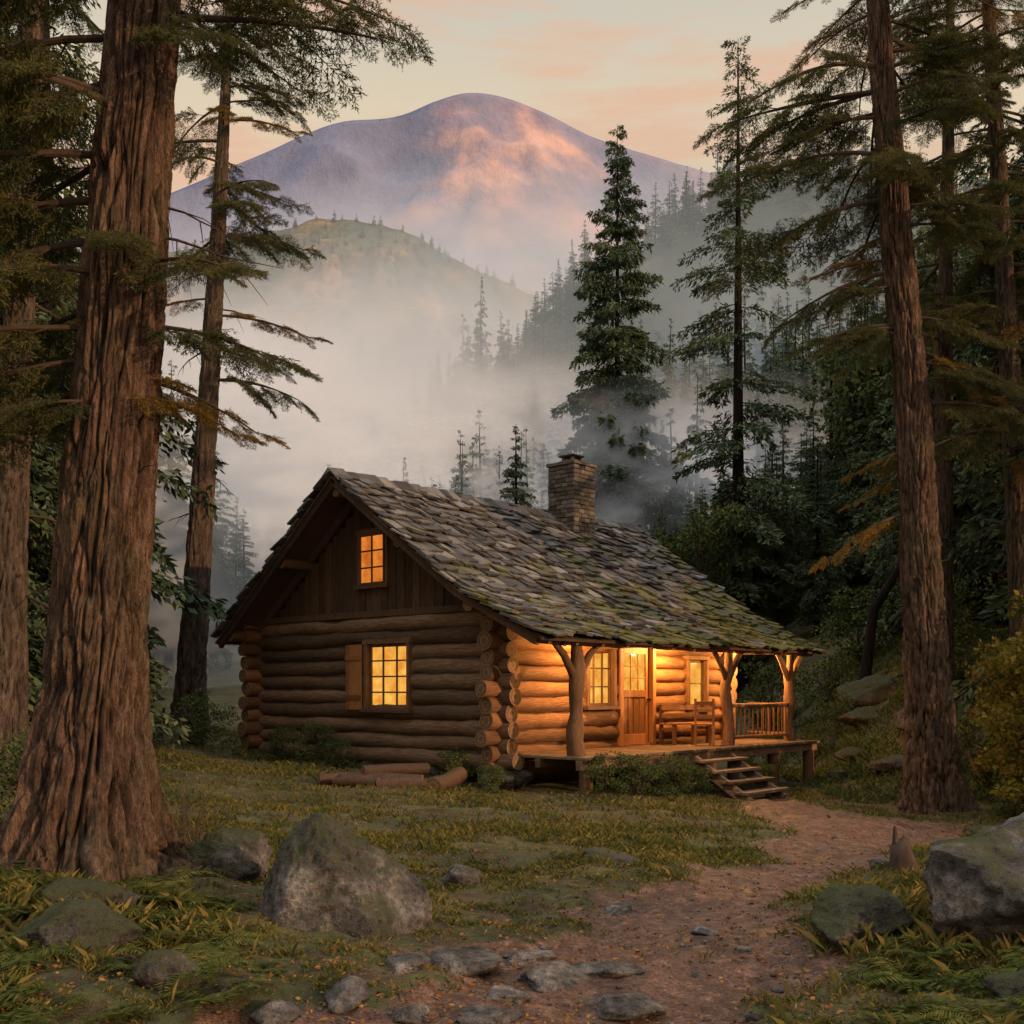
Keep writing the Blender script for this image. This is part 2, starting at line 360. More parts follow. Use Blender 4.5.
def gen_conifer(seed,H,cb,R,nb,ls,dens,mat,whorl=.0,power=.85,drop=.35,tr=.018,wr=.17,tip=.012):
    r=np.random.default_rng(seed)
    rel=r.uniform(0,1,nb)**1.15
    if whorl>0:
        k=int(H*(1-cb)/whorl); rel=(np.round(rel*k)+r.normal(0,.2,nb))/k
    rel=np.clip(rel,0,.985); h=H*(cb+(1-cb)*rel)
    Lb=(R*(1-rel)**power)*r.uniform(.4,1.2,nb)+tip*H
    Lb*=np.where(rel<.15,r.uniform(.4,1,nb),1)
    phi=r.uniform(0,2*np.pi,nb)
    cnt=np.maximum(6,(Lb*dens*(0.6+.4*(1-rel))).astype(int)); idx=np.repeat(np.arange(nb),cnt); n=len(idx)
    s=r.uniform(.08,1,n)**.85; L=Lb[idx]
    o=np.stack([np.cos(phi[idx]),np.sin(phi[idx]),np.zeros(n)],1); l=np.stack([-o[:,1],o[:,0],np.zeros(n)],1)
    lat=r.uniform(-1,1,n)*(.30*L*(1-s)**.7+.04*L)
    el=(-.12+.55*rel)[idx]
    P=o*(L*s)[:,None]+l*lat[:,None]; P[:,2]=h[idx]+L*(el*s-drop*s*s)-np.abs(lat)*.35+r.normal(0,.03,n)*L
    D=o*.55+l*(np.sign(lat)*.6)[:,None]+np.array([0,0,-.5])+r.normal(size=(n,3))*.35
    LL=ls*r.uniform(.6,1.4,n)*(1-.55*rel[idx]); V,F=diamonds(P,D,LL,LL*wr,r)
    bv=[];bf=[];o0=len(V)
    for i in range(nb):
        od=np.array([math.cos(phi[i]),math.sin(phi[i]),0]); w=.0012*H*(1-rel[i])+.008
        pts=[]
        for s_ in (0,.5,.95):
            p=od*Lb[i]*s_; p[2]=h[i]+Lb[i]*((-.12+.55*rel[i])*s_-drop*s_*s_); pts.append(p)
        for a,b in zip(pts[:-1],pts[1:]):
            bv+=[a+[0,0,w],a-[0,0,w],b-[0,0,w*.5],b+[0,0,w*.5]]; bf.append([o0,o0+1,o0+2,o0+3]); o0+=4
    sg=9; rn=14; tv=[];tf=[]
    for i in range(rn):
        t=i/(rn-1); rr_=tr*H*(1-t)**.9*(1+.5*math.exp(-t*25))+.01
        for k in range(sg):
            a=2*math.pi*k/sg; tv.append([rr_*math.cos(a),rr_*math.sin(a),H*t*.995])
    for i in range(rn-1):
        for k in range(sg): tf.append([o0+i*sg+k,o0+i*sg+(k+1)%sg,o0+(i+1)*sg+(k+1)%sg,o0+(i+1)*sg+k])
    VV=np.concatenate([V,np.array(bv),np.array(tv)]); FF=np.concatenate([F,np.array(bf),np.array(tf)])
    mi=np.concatenate([np.zeros(len(F)),np.ones(len(bf)+len(tf))])
    return fast_mesh('conifer_mesh_%d'%seed,VV,FF,[mat,BARK2],mi)
def gen_leafy(seed,H,R,ncl,nleaf,ls,mat,low=.25,wd=.35):
    r=np.random.default_rng(seed); mb=MB()
    mb.tube([(0,0,-.2),(.03*H*.3,.02*H,H*.3),(0,.0,H*.6),(.03*H,0,H*.85)],[.022*H,.016*H,.01*H,.004*H],8,1)
    c=[]
    for i in range(ncl):
        th=r.uniform(0,2*np.pi); zz=r.uniform(low,1)
        rad=R*math.sqrt(max(0,1-((zz-low)/(1-low)*1.5-.6)**2*.6))*r.uniform(.35,1)
        p=np.array([rad*math.cos(th),rad*math.sin(th),H*zz]); c.append(p)
        mb.tube([(0,0,max(.1*H,p[2]-.35*H)),tuple(p*np.array([.5,.5,1])-np.array([0,0,.12*H])),tuple(p)],[.008*H,.005*H,.002*H],5,1)
    c=np.array(c); cr=R*wd*r.uniform(.5,1.1,ncl)
    idx=r.integers(0,ncl,nleaf); d=nrm(r.normal(size=(nleaf,3))); q=r.uniform(.35,1,nleaf)**.5
    P=c[idx]+d*(cr[idx]*q)[:,None]*np.array([1.15,1.15,.7])
    LL=ls*r.uniform(.6,1.4,nleaf); V,F=diamonds(P,d*.4+r.normal(size=(nleaf,3))*.7,LL,LL*.32,r,off=len(mb.V))
    VV=np.concatenate([np.array(mb.V),V]); FF=np.concatenate([np.array(mb.F),F])
    mi=np.concatenate([np.ones(len(mb.F)),np.zeros(nleaf)])
    return fast_mesh('leafy_mesh_%d'%seed,VV,FF,[mat,TWIG],mi)
FAR=[gen_conifer(20+i,16,.06,3.0+.4*i,100,.6,28,FG_FAR,.6,.95,tip=.006) for i in range(4)]
HILLT=[gen_conifer(30+i,11,.06,2.8,40,1.3,9,FG_HILL) for i in range(3)]
MIDT=[gen_conifer(40+i,18,.12,3.5+.35*i,160,.30,100,FG_MID,.5,.85,tip=.008) for i in range(4)]
LEAFY=[gen_leafy(50+i,9,3.2,46,10000,.2,LF_DARK) for i in range(3)]
# ------------------------------------------------------------------ distant forest on slopes
forest=empty('distant_forest')
rr=random.Random(5); cnt=0
while cnt<1050:
    y=66+158*rr.random()**.7; x=rr.uniform(-.30*y-6,.50*y+6)
    z=gzf(x,y)
    dens=1.0
    if x/y<-.10: dens=.15
    if x/y>.36: dens=.3
    if rr.random()>dens: continue
    s=rr.uniform(.42,.82)
    if x/y<-.05 and y<130: s*=.8
    inst('conifer',rr.choice(FAR),forest,(x,y,z-.3),(rr.uniform(-.03,.03),rr.uniform(-.03,.03),rr.uniform(0,6.3)),(s,s,s*rr.uniform(.95,1.4))); cnt+=1
hillf=empty('hill_forest')
hv=np.empty(len(hill.data.vertices)*3); hill.data.vertices.foreach_get('co',hv); hv=hv.reshape(-1,3)
sel=hv[(hv[:,1]<735)&(hv[:,0]>-260)&(hv[:,0]<120)&(hv[:,1]>620)]
for i in range(1100):
    p=sel[rr.randrange(len(sel))]; s=rr.uniform(.3,.75)
    inst('hill_tree',rr.choice(HILLT),hillf,(p[0]+rr.uniform(-3,3),p[1]+rr.uniform(-2,2),p[2]-1.5),(0,0,rr.uniform(0,6.3)),s)
woods=empty('woodland')
def wood_tree(lib,H0,y,r,lo=.55,nm='woodland_conifer'):
    x=r*y; tp=float(np.interp(r,[-.6,-.44,-.36,-.30,-.23,.1,.16,.24,.31,.37,.45,.6],[60,120,300,360,470,520,490,420,290,200,140,80]))
    b=gzf(x,y)-.2; H=(1.6+(690-tp)*y/1100-b)*rr.uniform(lo,1.0)
    if H<2: return
    s=H/H0; w=s*rr.uniform(.8,1.0) if s<1 else s*.8
    inst(nm,rr.choice(lib),woods,(x,y,b),(0,0,rr.uniform(0,6.3)),(w,w,s))
for i in range(120):
    r=rr.uniform(.13,.6)
    if abs(r-.206)<.012: continue
    wood_tree(MIDT,18,rr.uniform(43,64) if r<.37 else rr.uniform(33,58),r)
for i in range(20): wood_tree(LEAFY,9,rr.uniform(43,58),rr.uniform(.15,.56),.15,'woodland_leafy_tree')
for i in range(46):
    r=rr.uniform(-.58,-.235); wood_tree(MIDT,18,rr.uniform(36,62) if r<-.38 else rr.uniform(46,75),r,.55)
for i in range(6): wood_tree(LEAFY,9,rr.uniform(34,46),rr.uniform(-.56,-.38),.1,'woodland_leafy_tree')
for (x,y,s) in [(-9.9,17,.9),(-9.4,20.5,.8),(-12,22,1.0),(-11,26,1.1),(13,24,1.0),(15,28,1.1),(14.5,33,1.0)]:
    inst('woodland_conifer',rr.choice(MIDT),woods,(x,y,gzf(x,y)-.2),(0,0,rr.uniform(0,6.3)),s)
T6=gen_conifer(61,27,.12,3.3,130,.34,120,FG_MID,1.35,.55,.42,.012,.13)
x,y=9.25,45.0; inst('tall_fir_tree',T6,None,(x,y,gzf(x,y)-.3),(0,0,1),(1,1,(28.7-gzf(x,y))/27))
T7=gen_conifer(62,27,.05,5.0,330,.5,110,FG_MID,.5,.72,.30,.012,.14,.008)
x,y=6.7,70.0; b=gzf(x,y); inst('fir_tree',T7,None,(x,y,b),(0,0,2),(1,1,(37.8-b)/27))
T8=gen_conifer(63,9,.05,2.5,260,.22,150,FG_MID,.25,1.05,tip=.004)
x,y=.15,42.0; b=gzf(x,y); inst('fir_tree',T8,None,(x,y,b),(0,0,2),(1,1,(11.8-b)/9))
for (p,q,yy,w) in [(481,275,190,1.1),(463,312,150,1.),(372,400,150,.9),(683,215,170,1.1),(560,266,185,1.),(415,365,165,1.),(655,250,160,1.),(438,350,175,.9)]:
    x=(p-512)*yy/1100; b=gzf(x,yy); H=1.6+(690-q)*yy/1100-b
    inst('fir_tree',FAR[p%4],None,(x,yy,b),(0,0,p),(w,w,max(.6,H/16)))
# ------------------------------------------------------------------ big near trees
def trunk(name,pts,parent,base,seg=96,rings=200,flare=1.0,nroot=5,amp=.10,seed=0,mat=BARK,kf=3.2):
    pts=np.array(pts,float); zz=np.linspace(pts[0,2],pts[-1,2],rings)
    cx=np.interp(zz,pts[:,2],pts[:,0]); cy=np.interp(zz,pts[:,2],pts[:,1]); R=np.interp(zz,pts[:,2],pts[:,3])
    ker=np.ones(15)/15
    for arr in (cx,cy,R):
        e=np.pad(arr,7,mode='edge'); arr[:]=np.convolve(e,ker,'valid')
    V=[];C=[]; zst=.5/max(.35,R[0]*2)
    for i,z in enumerate(zz):
        hz=max(0,z-base[2]); fl=flare*math.exp(-hz/(R[0]*1.1))
        for k in range(seg):
            a=2*math.pi*k/seg; ca,sa=math.cos(a),math.sin(a)
            f=1+fl*(.55+.65*max(0,math.sin(nroot*a+seed+.6*math.sin(a*2+seed)))**1.5)
            wv=.4*mn.noise(Vector((ca*2,sa*2,z*2.1+seed)))
            q=Vector((ca*kf+seed+wv,sa*kf+wv,z*zst*2.6+wv))
            n_=abs(mn.noise(q)); n1_=abs(mn.noise(q*2.3+Vector((5,3,9))))
            cr=min(1,n_*3.4)*.6+min(1,n1_*3.2)*.4
            f*=1+amp*(cr-.6)+.07*mn.noise(Vector((ca,sa,z*.8+seed)))
            V.append((cx[i]+R[i]*f*ca-base[0],cy[i]+R[i]*f*sa-base[1],z-base[2])); C.append(cr)
    I=np.arange((rings-1)*seg); k=I%seg; r0=I//seg
    F=np.stack([r0*seg+k,r0*seg+(k+1)%seg,(r0+1)*seg+(k+1)%seg,(r0+1)*seg+k],1)
    me=fast_mesh(name,np.array(V),F,[mat],smooth=True)
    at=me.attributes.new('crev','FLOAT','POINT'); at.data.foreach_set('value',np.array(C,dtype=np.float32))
    return inst(name,me,parent)
def branch(tree,base,p,az,el,L,och=0):
    s=L/2.0
    inst('branch',rr.choice(BRO if och else BRG),tree,Vector(p)-Vector(base),(rr.uniform(-.25,.25),-el,az),(s,s*rr.uniform(.85,1.15)*(1.15 if L<1.5 else 1),s*rr.uniform(.85,1.25)))
def snag(tree,base,p,az,L,r=.015):
    mb=MB(); P=[Vector(p)-Vector(base)]
    d=Vector((math.cos(az),math.sin(az),rr.uniform(-.3,.2)))
    for i in range(6): 
        d=(d+Vector((rr.uniform(-.25,.25),rr.uniform(-.25,.25),rr.uniform(-.3,.15)))).normalized(); P.append(P[-1]+d*L/6)
    mb.tube(P,[r*(1-i/7) for i in range(7)],6,0)
    for k in (2,3,4):
        d2=(d+Vector((rr.uniform(-1,1),rr.uniform(-1,1),rr.uniform(-.8,.3)))).normalized(); mb.tube([P[k],P[k]+d2*L*.2,P[k]+d2*L*.35+Vector((0,0,-.04))],[r*.4,r*.25,r*.1],5,0)
    mb.make('dead_branch',[TWIG],tree)
pi=math.pi
b1=(-3.2,8.3,gzf(-3.2,8.3)-.05); t1=empty('pine_tree',b1)
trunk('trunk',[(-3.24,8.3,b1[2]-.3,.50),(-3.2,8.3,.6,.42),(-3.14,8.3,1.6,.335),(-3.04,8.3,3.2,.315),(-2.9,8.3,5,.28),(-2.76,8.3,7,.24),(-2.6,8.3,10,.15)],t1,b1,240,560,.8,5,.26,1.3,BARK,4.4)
def tx(z): return -3.24+.065*z
for (z,az,el,L,och) in [
  (4.35,-.25,.02,1.3,0),(4.0,.5,-.05,1.1,1),(4.75,-.7,.1,1.2,0),(3.85,-.1,-.1,1.0,1),
  (6.65,-.05,.16,1.75,0),(7.1,.2,.1,1.8,0),(7.3,-.5,.0,1.7,0),(6.5,-.8,.0,1.1,0),(6.9,.9,.1,1.5,0),
  (6.9,3.3,.05,2.1,0),(6.2,2.9,.0,2.0,0),(5.6,3.5,.0,1.8,0),(5.0,3.1,.0,1.7,0),(4.5,2.7,-.05,1.5,0),
  (4.7,3.9,.0,1.6,0),(5.9,4.2,.0,1.6,0),(6.8,4.3,.0,1.5,0),(4.1,3.3,-.1,1.4,0),(7.3,3.8,.0,1.9,0),(3.75,4.1,-.1,1.1,0),(4.9,-1.3,0,.9,0),
  (5.3,3.3,.0,1.8,0),(6.5,3.1,.0,2.0,0),(4.3,3.6,.0,1.5,0),(5.7,2.6,.1,1.8,0),(3.9,2.9,-.05,1.3,0),(7.6,3.2,0,2.2,0),(7.7,.3,0,1.7,0),(6.0,3.8,0,1.9,0)]:
    branch(t1,b1,(tx(z),8.3,z),az,el,L,och)
for z,az,L in [(2.9,3.3,1.0),(2.3,2.8,.8),(5.3,0.2,.9),(3.4,3.0,1.1),(3.3,-.3,.5),(5.0,.1,1.2)]: snag(t1,b1,(tx(z),8.3,z),az,L)
def bigtree(name,bx,by,pts,fl,seed,mat,brs,snags,seg=72,rings=260,amp=.2,kf=3.4):
    bz=gzf(bx,by)-.05; b=(bx,by,bz); t=empty(name,b)
    P=[(x,by,z if i else bz-.3,r) for i,(x,z,r) in enumerate(pts)]
    trunk('trunk',P,t,b,seg,rings,fl,5,amp,seed,mat,kf)
    zs=[p[2] for p in P]; xx=[p[0] for p in P]
    for (z,az,el,L,och) in brs:
        branch(t,b,(float(np.interp(z,zs,xx)),by,z),az,el,L,och)
    for z,az,L in snags: snag(t,b,(float(np.interp(z,zs,xx)),by,z),az,L,.025)
    return t
def rbr(z0,z1,n,L0,L1,och=.1,azc=None):
    o=[]
    for i in range(n):
        z=z0+(z1-z0)*(i+rr.random())/n; f=(z-z0)/(z1-z0+1e-6); L=rr.uniform(.7,1.2)*(L0+(L1-L0)*f)
        az=rr.uniform(0,2*pi) if azc is None else rr.choice(azc)+rr.uniform(-.6,.6)
        o.append((z,az,rr.uniform(-.15,.15),L,1 if rr.random()<och else 0))
    return o
bigtree('pine_tree',-7.0,15.2,[(-7.0,0,.30),(-6.95,3,.22),(-6.8,7,.19),(-6.6,12,.14)],.5,2.2,BARK2,
   rbr(5.5,12,26,2.0,2.0,.05),[(3,0,1.2),(4,.3,1.4),(5,3,1)])
bigtree('pine_tree',-7.95,27,[(-7.95,0,.38),(-7.75,4,.31),(-7.5,8,.25),(-7.2,13,.18),(-6.95,18,.09),(-6.9,21,.03)],.6,3.7,BARK2,
   rbr(12.5,20.5,32,2.3,1.2,.1)+[(10.8,0,.0,2.4,1),(11.2,3.2,.0,1.8,1),(9.2,-.3,0,2.4,0),(8.6,3.4,0,1.8,0),(10.0,.4,0,1.8,0)],
   [(12,3,1.5),(11,0,1.5),(10,2.8,1.3),(7,.3,1.0),(6,3,1)])
bigtree('pine_tree',7.75,20.2,[(7.8,0,.44),(7.66,1.2,.40),(7.5,4,.33),(7.35,7,.29),(7.05,10,.26),(6.8,13,.21),(6.5,17,.12)],.7,5.1,BARK,
   rbr(10.2,16.5,38,2.6,1.9,.08)+rbr(6.5,10.2,10,1.7,2.0,.3,[0,3.1])+[(6.0,3.2,-.1,1.2,1),(4.9,3.3,-.2,1.9,1),(5.6,2.9,-.2,1.2,1),(11.4,3.2,.1,2.8,0),(12.6,3.0,.1,2.8,0),(8.3,3.3,0,2.0,0)],
   [(5,2.9,1.3),(9,3.3,1.6),(10,3,1.6),(7,0,1.2),(3.2,3.0,.7)],seg=120,rings=460,amp=.26,kf=4)
bigtree('pine_tree',10.6,22.5,[(10.6,0,.28),(10.4,4,.23),(10.2,8,.19),(9.9,13,.15),(9.6,18,.08)],.5,6.1,BARK2,
   rbr(6.5,17.5,54,2.5,1.8,.08),[(5,3,1.3),(6,3.2,1.3)])
bigtree('pine_tree',10.2,26,[(10.2,0,.24),(10.2,8,.19),(10.3,14,.14),(10.4,20,.06)],.5,7.1,BARK2,
   rbr(9.5,19.5,40,2.4,1.5,.05),[(8,3,1.3)])
dl=MB(); dl.tube([(10.2,32,gzf(10.2,32)-.2),(10.5,32,3.9),(11.3,32,5.2),(11.5,32,6.4)],[.2,.16,.11,.06],8,0,amp=.3)
dl.make('dead_tree',[BARK2])
# ------------------------------------------------------------------ rocks
def rockmat(name,k,moss):
    rm,nt,out=newmat(name); g=N(nt,'ShaderNodeNewGeometry'); o=g.outputs['Position']
    n1=noise_n(nt,o,2.6,5,.75); n2=noise_n(nt,o,14,5,.75); n3=noise_n(nt,o,60,3,.7); n4=noise_n(nt,o,1.9,5,.65)
    c=ramp(nt,[(.32,tuple(k*v for v in (.03,.028,.027))),(.5,tuple(k*v for v in (.105,.098,.092))),(.66,tuple(k*v for v in (.26,.24,.22)))],n1).outputs[0]
    c=mixc(nt,1.0,c,ramp(nt,[(.32,.35),(.66,1.6)],n2).outputs[0],'MULTIPLY')
    sx=N(nt,'ShaderNodeSeparateXYZ'); nt.links.new(g.outputs['Normal'],sx.inputs[0])
    ms=math_n(nt,'ADD',math_n(nt,'MULTIPLY',sx.outputs[2],.20),math_n(nt,'ADD',n4,math_n(nt,'MULTIPLY',math_n(nt,'SUBTRACT',n2,.5),.6)))
    mossf=ramp(nt,[(moss,0),(moss+.13,.85)],ms).outputs[0]
    c=mixc(nt,mossf,c,(.045,.053,.017))
    bsdf(nt,out,c,.88,[(n1,.9,.10),(n2,1,.05),(n3,.8,.012)],.25); return rm
rm=rockmat('granite_rock',.85,.60); rmoss=rockmat('mossy_rock',.7,.50); rpath=rockmat('path_rock',.95,.85)
def rockmesh(name,seed,sub=5,rough=1.0,mat=None):
    bm=bmesh.new(); bmesh.ops.create_icosphere(bm,subdivisions=sub,radius=1); r=np.random.default_rng(seed)
    pl=nrm(r.normal(size=(13,3))); dd=r.uniform(.62,.98,13)
    for v in bm.verts:
        d=np.array(v.co); dn=pl@d
        cand=np.where(dn>.05,dd/np.maximum(dn,.05),9)
        h=min(cand.min(),1.15); 
        q=Vector(d)*2+Vector((seed,0,0))
        h*=1+rough*(.09*mn.fractal(q,1,2,4)+.045*mn.fractal(q*4,1,2,4))
        v.co=v.co*h
    me=bpy.data.meshes.new(name); bm.to_mesh(me); bm.free()
    for p in me.polygons: p.use_smooth=True
    me.materials.append(mat or rm); return me
def rock(name,x,y,sx_,sy,sz,seed,rz=0,sink=.3,tilt=0,sub=5,mat=None):
    return inst(name,rockmesh('rock%d'%seed,seed,sub,1.0,mat),None,(x,y,gzf(x,y)+sz*(1-sink)-sz*.35),(tilt*.3,tilt,rz),(sx_,sy,sz))
bm=bmesh.new(); bmesh.ops.create_icosphere(bm,subdivisions=6,radius=1)
PL=[((-.9,-.35,.35),.72),((.60,-.40,.70),.58),((.05,-.95,.30),.70),((-.35,-.72,.6),.76),((.95,-.2,.12),1.02),((-.95,.2,.1),.8),((.3,.8,.5),.8),((-.25,.1,1),.98),((.75,-.6,.2),.86),((.45,.1,.85),.68),((-.6,0,.8),.88)]
PL=[(Vector(a).normalized(),b) for a,b in PL]
for v in bm.verts:
    q=v.co.copy(); hs_=sorted(d_/n_.dot(q) for n_,d_ in PL if n_.dot(q)>.05)
    h=min(hs_[0],1.3) if hs_ else 1.2
    if len(hs_)>1: h-=.04*max(0,1-(hs_[1]-hs_[0])/.14)
    h*=1+.08*mn.fractal(q*1.8,1,2,5)+.055*mn.fractal(q*6,.8,2,5)
    v.co=q*h
me=bpy.data.meshes.new('boulder_mesh'); bm.to_mesh(me); bm.free(); me.materials.append(rm)
for p in me.polygons: p.use_smooth=True
inst('boulder',me,None,(-1.22,7.55,gzf(-1.2,7.5)+.15),(0,.08,.05),(.60,.52,.66))
rock('boulder',-2.2,8.6,.36,.34,.26,21,.4,mat=rmoss)
rock('boulder',3.25,6.75,.80,.6,.50,22,.3,.45,.1)
rock('boulder',2.12,6.75,.30,.26,.22,23,.8,mat=rmoss)
rock('boulder',-2.45,6.15,.36,.3,.19,24,.2,.35,mat=rmoss)
rock('boulder',-.42,9.1,.19,.16,.13,25,.2,sub=4)
rock('boulder',-2.75,7.1,.3,.25,.16,26,.9,.4,sub=4,mat=rmoss)
rock('boulder',-1.75,5.6,.2,.17,.10,27,.1,.4,sub=4,mat=rmoss)
rock('boulder',2.7,5.6,.3,.22,.12,28,.1,.4,sub=4,mat=rmoss)
for i,(x,y,a) in enumerate([(8.6,24.5,.6),(9.6,26,.9),(10.6,28,1.0),(9.2,28.5,.7),(8.3,27,.5),(11.2,25.5,.7),(10.2,30.5,1.1),(7.6,25.5,.4)]):
    rock('boulder',x,y,a,a*.8,a*.42,80+i,i*1.1,.45,sub=4,mat=rmoss)
for i,(x,y,a,b,c) in enumerate([(-.3,6.6,.30,.2,.10),(.25,6.35,.26,.18,.07),(-.85,5.65,.17,.13,.09),(.95,10.2,.42,.22,.08),(-.05,5.9,.14,.12,.05),(.6,5.85,.2,.15,.06),(-.5,5.5,.12,.1,.05),(1.3,7.4,.16,.1,.05),(3.6,10.4,.2,.15,.1),(7.3,17,.4,.3,.15),(.1,6.9,.2,.12,.05),(-.6,6.2,.2,.14,.06),(.2,5.4,.22,.13,.05),(.55,6.5,.24,.13,.05),(-.15,5.5,.2,.13,.06),(.8,8.4,.2,.12,.05),(-1.15,5.35,.15,.12,.08)]):
    rock('flat_stone',x,y,a,b,c,40+i,i*.7,.62,sub=4,mat=rpath if i not in (3,8,9) else rm)
PV=[];PF=[];off=0
bm=bmesh.new(); bmesh.ops.create_icosphere(bm,subdivisions=2,radius=1); iv=np.array([v.co[:] for v in bm.verts]); jf=np.array([[v.index for v in f.verts] for f in bm.faces]); bm.free()
k=0
while k<800:
    y=4.4+14*RNG.random()**1.8; x=RNG.uniform(-.45*y,.5*y); pm=float(pathm(x,y))
    if RNG.random()>pm*.9+.05: continue
    s=RNG.uniform(.005,.02)*(2.6 if RNG.random()<.05 else 1)
    v=iv*(1+.12*RNG.normal(size=(len(iv),1)))*np.array([s*RNG.uniform(.8,1.5),s*RNG.uniform(.8,1.4),s*.6])
    a=RNG.uniform(0,6.3); v=v@np.array([[math.cos(a),math.sin(a),0],[-math.sin(a),math.cos(a),0],[0,0,1]])
    PV.append(v+np.array([x,y,gzf(x,y)+s*.1])); PF.append(jf+off); off+=len(iv); k+=1
inst('path_pebbles',fast_mesh('path_pebbles',np.concatenate(PV),np.concatenate(PF),[rpath],smooth=True))
# ------------------------------------------------------------------ grass
def grass(name,n,fy,hs,mat,seed,wid=1.0,region=None,thr=.35,lo=.25):
    r=np.random.default_rng(seed)
    y=fy(r,n); x=r.uniform(-.56*y-.3,.56*y+.3)
    if region: x=r.uniform(region[0],region[1],n); y=r.uniform(region[2],region[3],n)
    pm=pathm(x,y); u,v=to_uv(x,y)
    clump=.5+.25*np.sin(x*5.1+2*np.sin(y*3.3))*np.sin(y*4.7+2*np.sin(x*2.9))+.25*np.sin(x*1.3+1.5*np.sin(y*.9)+2)*np.sin(y*1.6+np.sin(x*1.1))
    clump=clump+.2*np.sin(x*13+3*np.sin(y*7))*np.sin(y*12+3*np.sin(x*6))
    keep=(r.random(n)>pm*1.08)&~((u>-.2)&(u<8.8)&(v>-1.9)&(v<7.6))&(r.random(n)<S((clump-lo)/thr))
    x=x[keep];y=y[keep];clump=np.clip(clump[keep],0,1); m=len(x)
    P=np.stack([x,y,gz(x,y)-.005],1); an=r.uniform(0,2*np.pi,m)
    lean=r.uniform(.1,.95,m); D=nrm(np.stack([np.cos(an)*lean,np.sin(an)*lean,np.ones(m)],1))
    L=hs*r.uniform(.3,1.25,m)*(.4+1.2*clump)
    s=nrm(np.cross(D,np.stack([np.sin(an*3),np.cos(an*3),np.zeros(m)],1)))
    W=(wid*(.0014+.0006*y))[:,None]; L=L[:,None]
    V=np.stack([P-s*W,P+s*W,P+D*L*.6+s*W*.6,P+D*L+np.stack([np.cos(an),np.sin(an),-np.ones(m)*.4],1)*L*.25],1).reshape(-1,3)
    F=np.arange(m*4).reshape(m,4)
    return inst(name,fast_mesh(name,V,F,[mat]))
grass('grass',260000,lambda r,n:4.2+9*r.random(n)**1.1,.042,GRASS,1,lo=.32)
grass('meadow_grass',150000,lambda r,n:10+18*r.random(n),.08,GRASS,2,lo=.3)
grass('hillside_grass',50000,lambda r,n:r.random(n),.16,LF_DARK,5,.9,(6.5,15,21,36),.35,.2)
grass('tall_grass',12000,lambda r,n:r.random(n),.11,GRASS,3,.8,(-3.9,-1.2,4.8,8.0),.25,.55)
grass('tall_grass',12000,lambda r,n:r.random(n),.12,GRASS,4,.8,(1.3,4.6,5.0,9.5),.25,.55)
r=np.random.default_rng(9); n=36000
y=4.3+18*r.random(n)**1.5; x=r.uniform(-.56*y,.56*y); u,v=to_uv(x,y)
k=~((u>-.2)&(u<8.8)&(v>-1.9)&(v<7.6))&(np.sin(x*2.3+y)*np.sin(y*1.9-x)+r.random(n)*1.3>.35); x=x[k];y=y[k];m=len(x)
P=np.stack([x,y,gz(x,y)+.015*r.random(m)+.004],1); D=r.normal(size=(m,3))*np.array([1,1,.25])
Vv,Ff=diamonds(P,D,r.uniform(.015,.05,m),r.uniform(.004,.012,m),r)
inst('leaf_litter',fast_mesh('leaf_litter',Vv,Ff,[LITTER]))
def gen_fern(seed,mat=FERN):
    r=np.random.default_rng(seed); P=[];D=[];L=[]
    for k in range(11):
        a=2*np.pi*k/11+r.uniform(-.2,.2); ln=r.uniform(.28,.5); up=r.uniform(.5,1.1)
        od=np.array([math.cos(a),math.sin(a),0]); ld=np.array([-od[1],od[0],0])
        m=22
        for j in range(m):
            t=(j+1)/m; p=od*ln*t+np.array([0,0,ln*(up*t-.95*up*t*t)])
            for sg in (-1,1):
                P.append(p); D.append(ld*sg+od*.35+np.array([0,0,-.15])); L.append(.12*ln/.4*math.sin(min(1,.12+t)*np.pi*.92)+.012)
    P=np.array(P);D=np.array(D)+r.normal(size=(len(P),3))*.08;L=np.array(L)
    n=len(P); Dn=nrm(D); s=nrm(np.cross(Dn,np.tile([0,0,1.],(n,1))))
    V=np.stack([P,P+Dn*L[:,None]*.4+s*.010,P+Dn*L[:,None],P+Dn*L[:,None]*.4-s*.010],1).reshape(-1,3)
    return fast_mesh('fern_mesh%d'%seed,V,np.arange(n*4).reshape(n,4),[mat])
FE=[gen_fern(i) for i in (1,2,3)]
fp=empty('fern_patch')
for i in range(170):
    if i%5<3: x,y=rr.uniform(-3.9,-1.3),rr.uniform(4.9,8.0)
    else: x,y=rr.uniform(1.8,4.4),rr.uniform(5.2,7.6)
    if float(pathm(x,y))>.25 or (-1.9<x<-.5 and 6.6<y<8.3) or (2.4<x<3.8 and y<6.7 and y>6): continue
    s=rr.uniform(.35,.85)
    inst('fern',rr.choice(FE),fp,(x,y,gzf(x,y)-.01),(rr.uniform(-.2,.2),rr.uniform(-.2,.2),rr.uniform(0,6.3)),s)
SH=[gen_leafy(70+i,1.2,.6,26,3600,.05,LF_DARK,.15,.4) for i in range(3)]
SHY=[gen_leafy(80+i,3.4,1.3,60,9000,.10,LF_YEL,.15,.28) for i in range(2)]
def shrub(x,y,s,lib=SH,nm='shrub',sz=1.0): inst(nm,rr.choice(lib),None,(x,y,gzf(x,y)-.05),(0,0,rr.uniform(0,6.3)),(s,s,s*sz))
